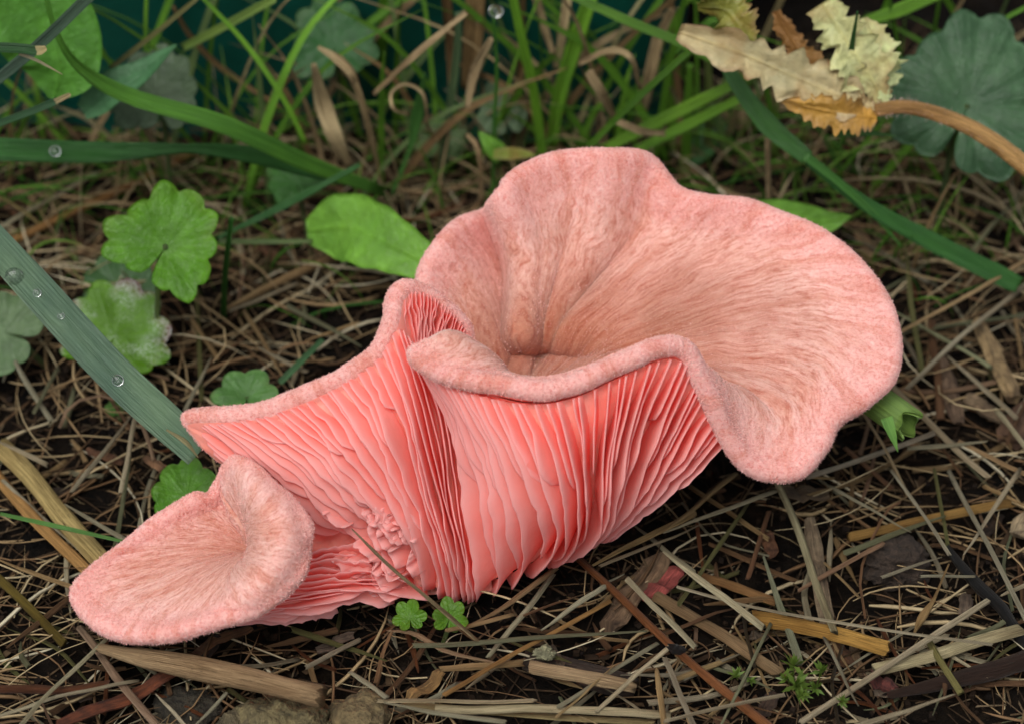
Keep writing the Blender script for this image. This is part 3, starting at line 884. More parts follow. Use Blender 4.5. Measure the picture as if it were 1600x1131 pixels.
chip(300, 1020, 392, 978, 26, (.24, .11, .045), .3, 'small brown leaf scrap under the small lobe', name='leaf_scrap', cat='dead leaf', thick=.05)
straw([(1180,964),(1280,985),(1383,1010)], 26, (.46, .27, .07), (.5, .5), 'flat yellow orange straw strip near the moss', flat=.3, sag=.03, jag=.1)
straw([(1036,936),(1120,985),(1208,1044)], 27, (.30, .20, .11), (.4, .3), 'wide brown tan straw strip beside the red brown twig', flat=.35, sag=.03)
straw([(1100,900),(1150,918),(1208,938)], 22, (.33, .18, .07), (.3, .3), 'short orange brown straw strip in shade', flat=.4)
straw([(1334,836),(1450,812),(1576,786)], 17, (.42, .26, .08), (.55, .55), 'amber straw strip on dark soil', flat=.4, sag=.03)
straw([(1379,1041),(1480,1016),(1588,985)], 20, (.55, .48, .30), (.55, .5), 'broad bleached straw strip above the wet twig', flat=.3, sag=.03, jag=.15)
straw([(1253,1128),(1400,1030),(1541,938)], 10, (.55, .50, .35), (.6, .65), 'long pale straw slanting up to the black twig', flat=.5, sag=.02)
straw([(1060,917),(1200,952),(1380,985),(1548,1008)], 5, PALE, (.8, .7), 'very thin pale stalk across several straws', sag=.02)
straw([(1215,752),(1262,870),(1303,982)], 15, (.37, .34, .21), (.75, .6), 'grey green split straw hanging below the curled cap edge', flat=.5, sag=.02)
straw([(1194,871),(1222,955),(1247,1034)], 12, (.33, .35, .25), (.65, .4), 'grey straw pointing down at the moss', taper=(.3, .9, 1, 1.2), sag=.02)
straw([(596,1094),(710,1096),(831,1094)], 13, (.52, .46, .30), (.6, .6), 'pale split straw on top of the bottom bundle', flat=.4, sag=.02)
straw([(694,1104),(860,1110),(1030,1117)], 15, (.60, .52, .33), (.55, .5), 'long bleached flat straw of the bottom bundle', flat=.35, sag=.02, jag=.2)
straw([(630,1101),(820,1116),(1012,1127)], 17, (.46, .38, .20), (.4, .35), 'yellowish flat straw under the bleached one', flat=.35, sag=.02)
straw([(552,828),(640,912),(758,1011)], 6, (.34, .28, .17), label='thin speckled stalk leaning against the gills', name='grass_stalk', cat='grass stalk',
      path=cr([P(552,828,-1.95), P(610,885,-2.0), P(670,935,-2.05), W(758,1011,.35)], 16), flat=.9, taper=(.45, .9, 1, .9, 1.3, .8))
straw([(744,971),(800,940),(866,890)], 11, (.26, .17, .09), (.5, .75), 'hairy brown stalk under the lower gills', name='grass_stalk', cat='grass stalk', taper=(.4, .9, 1, 1))
straw([(611,987),(650,990),(700,1018),(774,1034)], 14, (.46, .32, .20), (.75, .6), 'curved pinkish dry grass blade below the tiny leaves', name='dead_grass_leaf', cat='dry grass', flat=.25, taper=(.4, 1, .9, .25), sag=.02)
straw([(612,987),(598,1020),(586,1066)], 6, (.30, .17, .09), (.75, .4), 'thin bent stalk joined to the curved dry blade', name='dead_grass_leaf', cat='dry grass', flat=.4)
straw([(128,982),(180,1055),(248,1136)], 13, (.42, .28, .20), (.5, .55), 'pinkish tan straw crossing beneath the small lobe', flat=.6)
straw([(28,1136),(95,1065),(168,996)], 10, (.50, .45, .30), (.85, .8), 'pale straw lying over the pinkish one')
straw([(95,664),(114,630),(165,617),(207,640),(228,680),(239,716)], 7, (.42, .29, .20), (.5, .9), 'thin dry tendril bent in a loop by the wet leaf', name='dead_grass_leaf', cat='dry grass', sag=0)
straw([(-8,900),(45,948),(98,1003)], 15, (.14, .10, .02), (.45, .4), 'olive stalk turning rust at its tip', name='grass_stalk', cat='grass stalk')
straw([(1199,219),(1200,272),(1201,328)], 13, (.48, .38, .22), label='short cut straw standing upright behind the cap', path=np.linspace(V(1201,330,6.2), V(1199,219,6.0), 7), jag=.03)
straw([(1406,518),(1500,468),(1612,402)], 8, (.48, .36, .19), (1.0, 1.3), 'pale tan stalk touching the cap edge', sag=.01)
straw([(1418,608),(1510,520),(1612,436)], 9, (.42, .38, .28), (.8, 1.0), 'grey straw rising across the wood chip', sag=.02)
straw([(1390,597),(1462,668),(1541,742)], 13, (.48, .40, .27), (.7, .5), 'stiff pale straw beside the cut green stem', sag=.02)
straw([(1264,745),(1360,712),(1458,677)], 10, (.46, .43, .32), (.8, .8), 'pale straw below the cut green stem', sag=.02)
straw([(1351,646),(1385,705),(1416,770)], 6, (.42, .32, .19), (1.1, .7), 'thin tan stalk hanging past the cut green stem', sag=.02)
straw([(1352,964),(1346,895),(1383,806),(1406,786)], 5, (.26, .15, .08), (.5, .7), 'thin curved brown rootlet over the soil', name='rootlet', cat='root', sag=.02)
straw([(1393,735),(1437,798),(1482,866)], 6, (.47, .44, .32), (.9, .8), 'slim pale straw meeting the black twig', sag=.02)
straw([(1484,735),(1545,850),(1612,985)], 8, (.42, .40, .29), (.8, .85), 'long grey straw passing over the black twig', sag=.02)
straw([(1449,997),(1474,1040),(1499,1080)], 11, (.30, .28, .10), (.6, .6), 'short olive straw across the dark twig', sag=.02)
chip(821, 1030, 992, 1070, 62, (.075, .05, .034), .15, 'dark brown bark piece under a tan straw', name='bark_piece', cat='bark', thick=.3)
straw([(838,1044),(905,1055),(980,1070)], 22, (.42, .30, .18), (.62, .62), 'tan straw piece resting on the dark bark', flat=.4, sag=.02)
chip(950, 978, 1036, 868, 46, (.24, .15, .085), .3, 'brown bark chip next to the pink fragment', name='bark_piece', cat='bark', thick=.25)
chip(1527, 510, 1584, 622, 36, (.44, .31, .15), .5, 'pale tan wood chip with square end', thick=.25)
chip(1472, 562, 1498, 662, 30, (.24, .16, .10), .3, 'brown wood chip beside the pale one', thick=.18)
chip(1510, 622, 1568, 655, 34, (.25, .18, .11), .3, 'stubby brown wood chip below the pale one', thick=.2)
chip(1222, 768, 1296, 772, 46, (.22, .15, .085), .25, 'brown leaf chip under the curled cap edge', name='leaf_scrap', cat='dead leaf', thick=.06)
chip(1264, 812, 1294, 985, 27, (.30, .23, .14), .35, 'grey brown flat strip under the split straw', name='leaf_scrap', cat='dead leaf', thick=.05)
chip(1580, 690, 1606, 640, 60, (.16, .09, .05), .3, 'dark fibrous bark at the edge of the chips', name='bark_piece', cat='bark', thick=.3)
chip(1590, 838, 1612, 800, 40, (.55, .42, .26), .35, 'pale chip beside amber straw', thick=.15)
chip(1012, 938, 1058, 890, 40, (.42, .09, .08), .3, 'torn red pink fragment of mushroom on the litter', name='mushroom_fragment', cat='mushroom piece', thick=.1)
chip(1360, 1062, 1400, 1078, 30, (.16, .04, .03), .3, 'small dark red scrap beside the wet twig', name='leaf_scrap', cat='dead leaf', thick=.2)
chip(226, 716, 262, 738, 22, (.36, .20, .10), .4, 'torn brown leaf scrap by the looped tendril', name='leaf_scrap', cat='dead leaf', thick=.03)
chip(640, 1092, 690, 1052, 26, (.34, .19, .07), .3, 'crumpled amber leaf scrap', name='leaf_scrap', cat='dead leaf', thick=.08)

# straws that only their place tells apart
G_PALE = ('thin pale grey straw', 'pale straws in the litter')
G_TAN = ('thin tan straw', 'tan straws in the litter')
G_BROWN = ('thin dark brown dead stalk', 'brown stalks in the litter')
G_GREEN = ('thin faded green dry stalk', 'faded green stalks in the litter')
def look(lb, w, L, sx, sy):
    size = ('long ' if L > 140 else 'short ' if L < 75 else '') + ('' if w > 7.5 else 'very ')
    return size + lb + ' near the ' + near_mark(sx / 2, sy / 2, 0, 36)
def kind(col):
    if col in (PALE, GREY): return G_PALE
    if col in (BROWN, RUST, DARK): return G_BROWN
    if col in (GREEN_GREY, OLIVE): return G_GREEN
    return G_TAN
spec = [
 (5,750,150,885,8,GREY),(213,655,176,872,9,GREEN_GREY),(105,790,212,852,8,GREY),(0,875,122,921,8,TAN),(15,1008,114,930,11,BROWN),
 (-5,1120,90,1088,7,PALE),(90,1088,215,1062,6,PALE),(245,1085,292,1136,6,PALE),(303,1136,354,1082,6,GREY),(765,1026,862,898,10,GREY),
 (695,1081,952,937,8,ORANGE),(650,1006,1008,984,9,GREEN_GREY),(873,1103,1026,1007,8,GREY),(933,1108,1047,1010,9,PALE),(1027,1050,1039,1136,11,TAN),
 (982,906,1082,1006,12,PALE),(849,981,942,916,9,GREY),(992,822,1082,893,8,GREY),(930,880,1084,803,12,TAN),(940,884,1090,822,8,PALE),
 (695,1044,812,1036,14,TAN),(548,1050,602,1087,10,GREY),(604,1099,788,1129,8,GREY),(1040,864,1189,977,12,PALE),(1250,921,1378,849,9,PINKTAN),
 (1323,862,1472,807,12,GREEN_GREY),(1460,735,1482,855,7,OLIVE),(1593,735,1505,865,8,PALE),(1337,1134,1489,1085,8,PALE),(1565,930,1604,912,8,PALE),
 (1040,1124,1224,1084,6,PALE),(1127,1135,1205,976,6,GREEN_GREY),(1040,1032,1086,1136,9,GREY),(1040,830,1210,769,11,GREY),(1035,832,1147,742,10,TAN),
 (1173,780,1061,942,8,OLIVE),(1390,484,1546,571,12,GREEN_GREY),(1411,372,1440,582,10,OLIVE),(1481,555,1588,652,10,PALE),(1456,503,1470,648,14,BROWN),
 (1460,514,1604,491,7,GREEN_GREY),(1155,189,1440,260,12,RUST),(1435,290,1522,337,9,TAN),(1604,288,1512,397,8,GREEN_GREY),(52,644,91,576,7,GREEN_GREY),
 (24,566,78,655,10,GREY),(113,768,208,645,8,GREY),(188,768,212,652,8,PALE),(354,482,524,399,15,TAN),(360,487,462,443,8,PALE),(382,489,442,588,9,TAN),
 (451,478,562,539,9,GREEN_GREY),(-4,690,72,725,9,PALE),(308,455,316,624,8,OLIVE),(323,568,425,499,8,BROWN),(8,384,303,240,14,ORANGE),(-4,358,152,272,10,GREY),
 (150,273,300,238,9,TAN),(480,532,560,505,9,TAN),(405,545,478,580,8,GREY),(455,600,472,560,9,PALE),(440,570,520,560,6,TAN),(290,640,330,560,8,GREY),(340,560,300,500,8,TAN),
 (1110,850,1240,905,9,BROWN),(1080,760,1200,840,8,TAN),(1300,760,1420,830,8,GREY),(1420,700,1540,690,8,GREY),(1500,690,1600,740,9,TAN),(1440,900,1520,900,7,GREY),
 (1320,700,1392,760,9,BROWN),(870,1120,960,1040,7,TAN),(1130,1090,1240,1120,7,BROWN),(1290,1000,1340,1100,9,GREY),(420,1010,520,985,12,BROWN),(460,985,600,1030,10,OLIVE),
 (700,985,800,960,8,TAN),(820,960,900,930,7,BROWN),(560,1010,640,960,6,RUST),(480,1040,560,1000,8,GREY),(1540,760,1604,790,8,TAN),(1556,640,1604,700,9,PALE),
 (1290,880,1340,930,7,TAN),(1200,800,1170,900,9,BROWN),(1380,900,1470,870,6,GREY),(1090,820,1100,900,7,RUST),
]
for x1, y1, x2, y2, w, col in spec:
    lb, gr = kind(col)
    lo = .25 if col in (BROWN, RUST) else .45
    straw([(x1, y1), (x2, y2)], w, col, (lo + rng.random() * .35, lo + rng.random() * .35), look(lb, w, math.hypot(x2 - x1, y2 - y1), x1 + x2, y1 + y2), gr, taper=[(1, 1, 1, 1), (.35, .9, 1, 1), (1, 1, .8, .3), (.7, 1, .85, 1)][(x1 + y2) % 4], flat=.4 + .1 * (x2 % 5))

# more of the same kinds, thrown at random where the litter shows
TAPERS = [(1, 1, 1, 1), (.25, .8, 1, 1), (1, 1, .75, .15), (.6, 1, .8, 1), (.2, .9, 1, .3)]
def litter_ok(x1, y1, x2, y2):
    return sum(inside(x1 + (x2 - x1) * k / 6, y1 + (y2 - y1) * k / 6) for k in range(7)) <= 2
def zone():
    """where litter shows: bottom and sides densely, thinner up among the grass"""
    q = rng.random()
    if q < .32: return rng.uniform(-30, 1640), rng.uniform(960, 1150)
    if q < .58: return rng.uniform(960, 1640), rng.uniform(480, 1140)
    if q < .82: return rng.uniform(-40, 640), rng.uniform(300, 1000)
    return rng.uniform(-40, 1640), rng.uniform(230, 420)
made = 0
while made < 235:
    x1, y1 = zone()
    th = rng.choice([rng.normal(-.45, .35), rng.normal(.75, .4), rng.normal(1.4, .3), rng.uniform(0, 3.14)])
    L = rng.uniform(40, 190)
    x2, y2 = x1 + L * math.cos(th), y1 + L * math.sin(th) * .8
    if not litter_ok(x1, y1, x2, y2): continue
    col = [BROWN, GREY, TAN, PALE, OLIVE, RUST, GREEN_GREY, PINKTAN][rng.choice(8, p=[.24, .16, .2, .1, .08, .08, .07, .07])]
    lb, gr = kind(col)
    lo = rng.uniform(.05, .4)
    bend = rng.normal() * L * .06
    w = rng.uniform(5, 11)
    straw([(x1, y1), ((x1 + x2) / 2 - bend * math.sin(th), (y1 + y2) / 2 + bend * math.cos(th)), (x2, y2)], w, tuple(c * .85 for c in col),
          (lo, lo + rng.normal() * .08), look(lb, w, L, x1 + x2, y1 + y2), gr, flat=rng.uniform(.25, .8), taper=TAPERS[rng.integers(5)])
    made += 1

for k in range(34):
    for _ in range(50):
        x1, y1 = zone()
        th = rng.uniform(0, 3.14); L = rng.uniform(22, 70)
        x2, y2 = x1 + L * math.cos(th), y1 + L * math.sin(th) * .8
        if litter_ok(x1, y1, x2, y2): break
    wide = rng.uniform(12, 30)
    tone = ['dark brown', 'rusty', 'tan', 'grey brown'][k % 4]
    chip(x1, y1, x2, y2, wide, {'dark brown': (.07, .04, .022), 'rusty': (.19, .085, .035), 'tan': (.34, .22, .11), 'grey brown': (.20, .15, .10)}[tone], rng.uniform(.05, .35),
         ('narrow ' if wide < 20 else 'broad ') + tone + ' leaf flake near the ' + near_mark((x1 + x2) / 2, (y1 + y2) / 2, 0, 36), 'leaf flakes in the litter', rng.uniform(.03, .09), 'leaf_flake', 'dead leaf')

# crumbs of soil, bark fibre and chaff nobody could count
def debris(n):
    V_, F_, T_ = [], [], []
    k = 0
    pr = [(-1, -1, -1), (1, -1, -1), (1, 1, -1), (-1, 1, -1), (-1, -1, 1), (1, -1, 1), (1, 1, 1), (-1, 1, 1)]
    fc = [(0, 3, 2, 1), (4, 5, 6, 7), (0, 1, 5, 4), (1, 2, 6, 5), (2, 3, 7, 6), (3, 0, 4, 7)]
    pr = np.array(pr, float)
    for _ in range(n):
        x, y = rng.uniform(-11, 11), rng.uniform(-8, 13)
        z = float(soil_z(x, y))
        typ = rng.random()
        if typ < .38:      # crumb
            s = np.array([1, rng.uniform(.6, 1), rng.uniform(.5, .9)]) * rng.uniform(.012, .055); tone = rng.uniform(0, .3)
        elif typ < .93:    # fibre
            s = np.array([rng.uniform(.1, .5), rng.uniform(.005, .016), rng.uniform(.004, .01)]); tone = rng.uniform(.15, .9)
        else:              # flake
            s = np.array([rng.uniform(.06, .22), rng.uniform(.02, .05), rng.uniform(.005, .012)]); tone = rng.uniform(.15, .7)
        a1, a2 = rng.uniform(0, 6.28), rng.normal() * .3
        c, s_ = math.cos(a1), math.sin(a1); c2, s2 = math.cos(a2), math.sin(a2)
        R_ = np.array([[c, -s_, 0], [s_, c, 0], [0, 0, 1]]) @ np.array([[c2, 0, s2], [0, 1, 0], [-s2, 0, c2]])
        p = (pr * s * (1 + (rng.random((8, 3)) - .5) * .6)) @ R_.T + np.array([x, y, z + s[2] * .6 + rng.uniform(0, .12)])
        V_.append(p); F_ += [tuple(k + q for q in f) for f in fc]; T_ += [tone] * 8; k += 8
    o = mesh_obj('debris', np.concatenate(V_), F_, M_DEBRIS, None, None, False, None, {'tone': T_})
    o['kind'] = 'stuff'; o['label'] = 'dark crumbs of soil, bark fibre and chaff covering the ground'; o['category'] = 'debris'
debris(11000)

def mat_mat(name, stops, trans=0.0):
    k = NT(name)
    t = k.attr('tone')
    n = k.noise(k.uv(10, .6, False), 3.0, 4, .6)
    c = k.mix(k.ramp(t, stops), k.ramp(n, [(.32, (.5, .46, .42)), (.6, (1.15, 1.13, 1.1))]), 1.0, 'MULTIPLY')
    k.set(Base_Color=c, Roughness=.7, Specular_IOR_Level=.2)
    if trans:
        tr = k.n('ShaderNodeBsdfTranslucent'); k.l(c, tr.inputs['Color'])
        ms = k.n('ShaderNodeMixShader', _Fac=trans)
        k.l(k.b.outputs[0], ms.inputs[1]); k.l(tr.outputs[0], ms.inputs[2]); k.l(ms.outputs[0], k.out.inputs['Surface'])
    return k.m
def bundle(name, paths, radii, flats, tones, mat, label, cat):
    V_, F_, U_, T_ = [], [], [], []
    q = 0
    for p, r_, fl, tn in zip(paths, radii, flats, tones):
        v_, f_, u_ = tube(p, r_ * np.interp(np.linspace(0, 1, len(p)), [0, .15, .7, 1], [.5, 1, .9, .15]), 4, fl, 0, lift=rng.uniform(-1.5, 1.5))
        V_.append(v_); F_ += [tuple(q + i for i in x) for x in f_]; U_.append(u_); T_ += [tn] * len(v_); q += len(v_)
    o = mesh_obj(name, np.concatenate(V_), F_, mat, None, np.concatenate(U_), True, None, {'tone': T_})
    o['kind'] = 'stuff'; o['label'] = label; o['category'] = cat
    return o
paths = []; rad_ = []; fl_ = []; tn_ = []
while len(paths) < 1900:
    x, y = rng.uniform(-10.5, 10.5), rng.uniform(-7, 11)
    dens = .55 if (x > -1 and y < 1.5) else 1.0
    if rng.random() > dens: continue
    qx, qy = pix(np.array([x, y, .2]))
    if inside(qx, qy) and rng.random() < .8: continue
    if y > 9.4 and x < 4: continue
    L = rng.uniform(.5, 2.8); a1 = rng.choice([rng.normal(.5, .5), rng.normal(2.5, .6), rng.uniform(0, 6.28)]); cv = rng.normal() * .9
    n = 7; t_ = np.linspace(-.5, .5, n)
    an_ = a1 + cv * t_ * rng.uniform(.2, 1.6)
    st_ = np.stack([np.cos(an_), np.sin(an_)], 1) * (L / (n - 1))
    xy = np.array([x, y]) + np.cumsum(st_, 0) - st_.sum(0) / 2
    base = rng.uniform(.0, .32) + (.12 if y > 2 else 0)
    z = float(soil_z(x, y)) + base + t_ * rng.normal() * .12 * L + (.25 - t_ ** 2) * rng.normal() * .22 * L
    z = np.maximum(z, soil_z(xy[:, 0], xy[:, 1]) - .03)
    paths.append(np.column_stack([xy, z])); rad_.append(rng.choice([.012, .018, .026, .038], p=[.3, .35, .25, .1])); fl_.append(rng.uniform(.3, .9)); tn_.append(float(np.clip(rng.normal(.42, .28), 0, 1)))
bundle('straw_litter', paths, rad_, fl_, tn_, mat_mat('straw_litter', [(0, (.05, .028, .014)), (.3, (.17, .10, .05)), (.55, (.33, .24, .125)), (.8, (.46, .38, .23)), (1, (.58, .53, .38))]),
       'tangled mat of fine bent dead grass covering the dark soil', 'litter')
paths = []; rad_ = []; fl_ = []; tn_ = []
while len(paths) < 620:
    x = rng.uniform(-11, 11); y = rng.uniform(4.2, 9.2) if x < -.5 or x > 5 else rng.uniform(5.8, 9.2)
    if rng.random() > (.35 + .65 * (y - 4) / 5): continue
    qx, qy = pix(np.array([x, y, .6]))
    if inside(qx, qy): continue
    h = rng.uniform(.5, 3.2) * (.5 + .5 * (y - 3) / 6); ln_ = rng.normal(size=2) * np.array([.9, .3]) * h
    n = 8; t_ = np.linspace(0, 1, n)
    p = np.column_stack([x + ln_[0] * t_ ** 1.6, np.minimum(y + ln_[1] * t_ ** 1.6, 9.5), float(soil_z(x, y)) - .05 + h * (t_ - .45 * t_ ** 3 * min(1, abs(ln_[0]) / h))])
    paths.append(p); rad_.append(rng.uniform(.012, .042)); fl_.append(.3); tn_.append(float(rng.choice([rng.uniform(0, .55), rng.uniform(.6, 1)], p=[.68, .32])))
bundle('grass', paths, rad_, fl_, tn_, mat_mat('fine_grass', [(0, (.03, .10, .015)), (.3, (.09, .23, .025)), (.55, (.17, .33, .05)), (.62, (.22, .15, .07)), (.8, (.40, .31, .17)), (1, (.52, .45, .29))], .2),
       'tangle of fine green and dry grass blades behind the mushroom', 'grass')

# soil clods
def clod(px, py, r_, col, label, squash=.7, h=.1):
    import bmesh
    bm = bmesh.new(); bmesh.ops.create_icosphere(bm, subdivisions=5, radius=1.0)
    v = np.array([q.co[:] for q in bm.verts])
    f = [tuple(q.index for q in x.verts) for x in bm.faces]; bm.free()
    s = rng.random() * 50
    d = 1 + .55 * vnoise(v[:, 0] * 1.3 + s, v[:, 1] * 1.3 + v[:, 2] * 1.7) + .3 * vnoise(v[:, 0] * 3.7 + s, v[:, 1] * 3.7 + v[:, 2] * 3.1) + .16 * vnoise(v[:, 0] * 9 + s, v[:, 1] * 9 + v[:, 2] * 8) + .1 * vnoise(v[:, 0] * 22 + s, v[:, 1] * 22 + v[:, 2] * 19)
    v = v * d[:, None] * r_ * np.array([1, .9, squash])
    c = on_soil(px, py, h)
    m = mat_plain('clod', col, .9, .55, .002, 7.0)
    return tag(mesh_obj('soil_clod', v + c, f, m), label, 'soil')
clod(452, 1148, .82, (.15, .12, .055), 'olive brown mossy soil clod below the stout straw')
clod(560, 1146, .64, (.15, .11, .05), 'lumpy brown soil clod next to the mossy one')
clod(375, 1150, .5, (.12, .095, .05), 'small soil clod against the mossy one')
clod(1400, 880, .5, (.035, .022, .014), 'dark crumbly soil clod beneath the amber straw')
clod(850, 1020, .16, (.20, .19, .11), 'tiny grey green pebble on the dark bark', .8, .45)
clod(290, 1110, .5, (.03, .024, .014), 'dark low soil clod beside the stout straw', .5)

# ------------------------------------------------------------------ grass
GR = (.085, .21, .02); GR_D = (.04, .12, .022); GR_B = (.15, .33, .03); GR_BLUE = (.085, .175, .105); GR_Y = (.20, .30, .07); GR_GREY = (.10, .17, .085)
BEIGE = (.42, .33, .19)
def blade(path, w, col, label, group=None, widths=None, twist=0.0, normal=None, fold=.25, name='grass_leaf', cat='grass', mat=None, n=None):
    n = n or 26
    p = cr(path, n)
    wd = np.interp(np.linspace(0, 1, n), np.linspace(0, 1, len(widths)), widths) if widths else np.interp(np.linspace(0, 1, n), [0, .25, .7, 1], [.7, 1, .8, .06])
    v_, f_, u_ = strip(p, wd * w / 100.0, fold, twist, normal)
    o = mesh_obj(name, v_, f_, mat or M_GRASS, None, u_)
    lit(o, col, .08)
    return tag(o, label, cat, group)
TOC = -FWD
# long arching blades
blade([V(600,300,6.2), V(480,255,5.6), V(350,195,5.2), V(200,150,5.0), V(120,100,4.9), V(85,40,5.0), V(68,-30,5.2)], 30, (.085, .25, .03), 'long bright green blade arching past the grey leaf', widths=(.6, 1, 1.05, .95, .7, .55, .4), twist=(.1, .2, .0, -.2, .7, .9, .6), normal=TOC)
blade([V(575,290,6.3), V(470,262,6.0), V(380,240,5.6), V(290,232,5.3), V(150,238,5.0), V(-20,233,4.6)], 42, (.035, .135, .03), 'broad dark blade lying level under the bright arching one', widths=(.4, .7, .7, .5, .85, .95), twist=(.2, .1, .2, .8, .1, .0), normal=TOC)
b1 = [P(-25,362,.6), P(60,455,.2), P(170,575,-.2), P(250,650,-.5), P(312,705,-.75)]
blade(b1, 58, (.125, .215, .145), 'broad blue green blade dotted with water drops', widths=(.9, 1, 1.02, 1, .92), fold=.12, normal=TOC, n=34)
straw([], 5, (.45, .40, .22), label='frayed pale tip on the blue green blade', name='dead_grass_leaf', cat='grass', path=cr([P(262,672,-.6), P(290,690,-.66), P(308,712,-.75)], 8), taper=(.6, 1.8, .3), flat=.3)
# node blade on the upper right
blade([V(1110,60,6.5), V(1150,130,6.0), V(1200,195,5.4), V(1262,248,4.9)], 36, (.055, .17, .035), 'broad green blade folded at its joint behind the cap', widths=(.4, .75, 1, .75), normal=TOC, twist=(.5, .2, 0, .2))
blade([V(1258,244,4.9), V(1310,285,4.7), V(1365,335,4.5), V(1410,388,4.3)], 14, (.06, .18, .035), 'narrow rolled tip beyond the folded joint', widths=(1.2, 1, .8, .1), fold=.8, normal=TOC)
blade([V(1262,250,4.95), V(1350,318,4.6), V(1450,375,4.3), V(1560,430,4.0), V(1592,446,3.9)], 34, (.04, .15, .03), 'dark green blade reaching out below the large ivy leaf', widths=(.5, .7, .95, 1, .8), normal=TOC)
# others told apart by what they do
blade([V(915,235,6.5), V(990,160,6.2), V(1080,78,6.0), V(1180,-10,5.8)], 12, GR, 'thin straight blade slanting up from the cap to the dried leaf', widths=(.9, 1, 1, .8), normal=TOC)
blade([V(940,235,8), V(1010,200,7.6), V(1090,160,7.2), V(1175,118,7)], 22, GR_B, 'bright flat blade slanting under the thin straight one', widths=(.7, 1, 1, .6), normal=TOC)
blade([V(985,240,7.6), V(1070,198,7.2), V(1165,150,6.8)], 20, GR_B, 'second bright flat blade below its twin', widths=(.7, 1, .7), normal=TOC)
blade([V(885,-10,7.5), V(985,35,7.2), V(1080,75,7), V(1175,132,6.8)], 17, GR, 'blade crossing the thin straight one near the dried leaf', widths=(.8, 1, 1, .6), normal=TOC)
blade([V(612,305,7), V(640,235,7), V(652,180,7), V(664,114,6.9)], 25, (.055, .17, .035), 'short upright leaf blade with pointed tip', widths=(.5, .55, 1, .12), normal=TOC, twist=(.6, .9, .1, 0))
blade([V(770,320,7.2), V(772,200,7.1), V(776,110,7.0), V(771,26,7.0)], 7, (.06, .19, .03), 'hair thin upright blade carrying a water drop at its tip', widths=(1, 1, .9, .7), normal=TOC)
blade([V(848,250,8), V(835,150,8), V(815,60,8), V(798,-20,8)], 17, GR_B, 'bright upright stem left of the thick one', widths=(1, 1, 1, .9), normal=TOC, fold=.7)
blade([V(862,230,8.4), V(872,160,8.4), V(895,80,8.4), V(925,-10,8.4)], 28, GR_B, 'thick bright green sheathed stem before the planter', widths=(.7, .9, 1, .9), normal=TOC, fold=.8)
blade([V(690,275,7.8), V(702,180,7.8), V(714,80,7.8), V(716,20,7.8)], 14, GR_GREY, 'dull grey green upright stem before the planter', widths=(1, 1, 1, .8), normal=TOC, fold=.6)
blade([V(594,100,9.5), V(598,40,9.5), V(602,-20,9.5)], 20, GR, 'fresh green stem standing against the planter', widths=(1, 1, 1), normal=TOC, fold=.7)
blade([V(285,76,8.4), V(350,42,8), V(430,-2,7.6)], 15, GR_Y, 'pale yellow green stalk slanting before the planter', widths=(1, 1, 1), normal=TOC, fold=.8)
blade([V(172,108,7), V(240,55,7), V(308,-2,7)], 9, (.17, .16, .06), 'thin olive stalk slanting beside the pale one', widths=(1, 1, .8), normal=TOC, fold=.8)
blade([V(300,-20,7.5), V(380,65,7.3), V(440,150,7), V(478,225,6.8)], 9, GR_B, 'thin curved bright blade crossing the pale stalk', widths=(.6, 1, 1, .8), normal=TOC)
blade([V(-20,138,4.2), V(60,72,4.4), V(145,-10,4.6)], 19, (.05, .10, .065), 'dark bluish stalk crossing the rounded leaf', widths=(1, 1, 1), normal=TOC, fold=.8)
blade([V(-20,74,3.8), V(25,76,3.8), V(60,80,3.8)], 16, (.03, .10, .03), 'cut green stalk with frayed pale end', widths=(1, 1, 1), normal=TOC, fold=.8)
blade([V(56,80,3.8), V(64,79,3.8), V(72,76,3.8)], 15, (.5, .42, .22), 'frayed pale end of the cut green stalk', widths=(1, 1, .6), normal=TOC, fold=.8, cat='straw')
blade([V(30,84,3.8), V(60,96,3.8), V(98,117,3.8)], 6, (.5, .45, .30), 'loose pale fibre hanging from the cut stalk', widths=(1, .8, .2), normal=TOC, cat='straw')
blade([V(-20,200,4.2), V(40,178,4.2), V(90,158,4.2)], 12, (.03, .10, .035), 'lower cut green stalk', widths=(1, 1, 1), normal=TOC, fold=.8)
blade([V(86,160,4.2), V(98,154,4.2), V(110,148,4.2)], 9, (.45, .36, .20), 'dry brown end of the lower cut stalk', widths=(1, 1, .7), normal=TOC, fold=.8, cat='straw')
blade([V(1348,34,8), V(1400,18,7.8), V(1470,-12,7.6)], 24, GR_B, 'bright blade above the dried leaf', widths=(.6, 1, 1), normal=TOC)
blade([V(1323,140,5.4), V(1330,80,5.3), V(1340,18,5.2)], 10, (.03, .12, .03), 'dark blade poking through the dried leaf', widths=(.9, 1, .3), normal=TOC)
blade([V(1300,212,5.4), V(1350,208,5.4), V(1402,213,5.4)], 12, (.06, .17, .04), 'short green blade level below the dried leaf', widths=(.6, 1, .1), normal=TOC)
blade([V(1070,290,8.2), V(1074,200,8.2), V(1078,100,8.2)], 20, GR, 'upright blade behind the notch of the cap', widths=(1, 1, .5), normal=TOC)
blade([V(1106,250,8.6), V(1107,170,8.6), V(1106,85,8.6)], 15, (.13, .17, .05), 'olive upright stem behind the notch of the cap', widths=(1, 1, .8), normal=TOC, fold=.7)
blade([W(0,802,.6), W(90,822,.7), W(196,846,.6)], 8, (.09, .22, .05), 'thin green blade lying over the thick yellow straws', widths=(.7, 1, .6), normal=TOC)
blade([W(437,598,.6), W(470,565,.7), W(505,530,.7)], 11, (.07, .16, .07), 'short green stalk behind the fan lobe', widths=(1, 1, .8), normal=TOC, fold=.8)
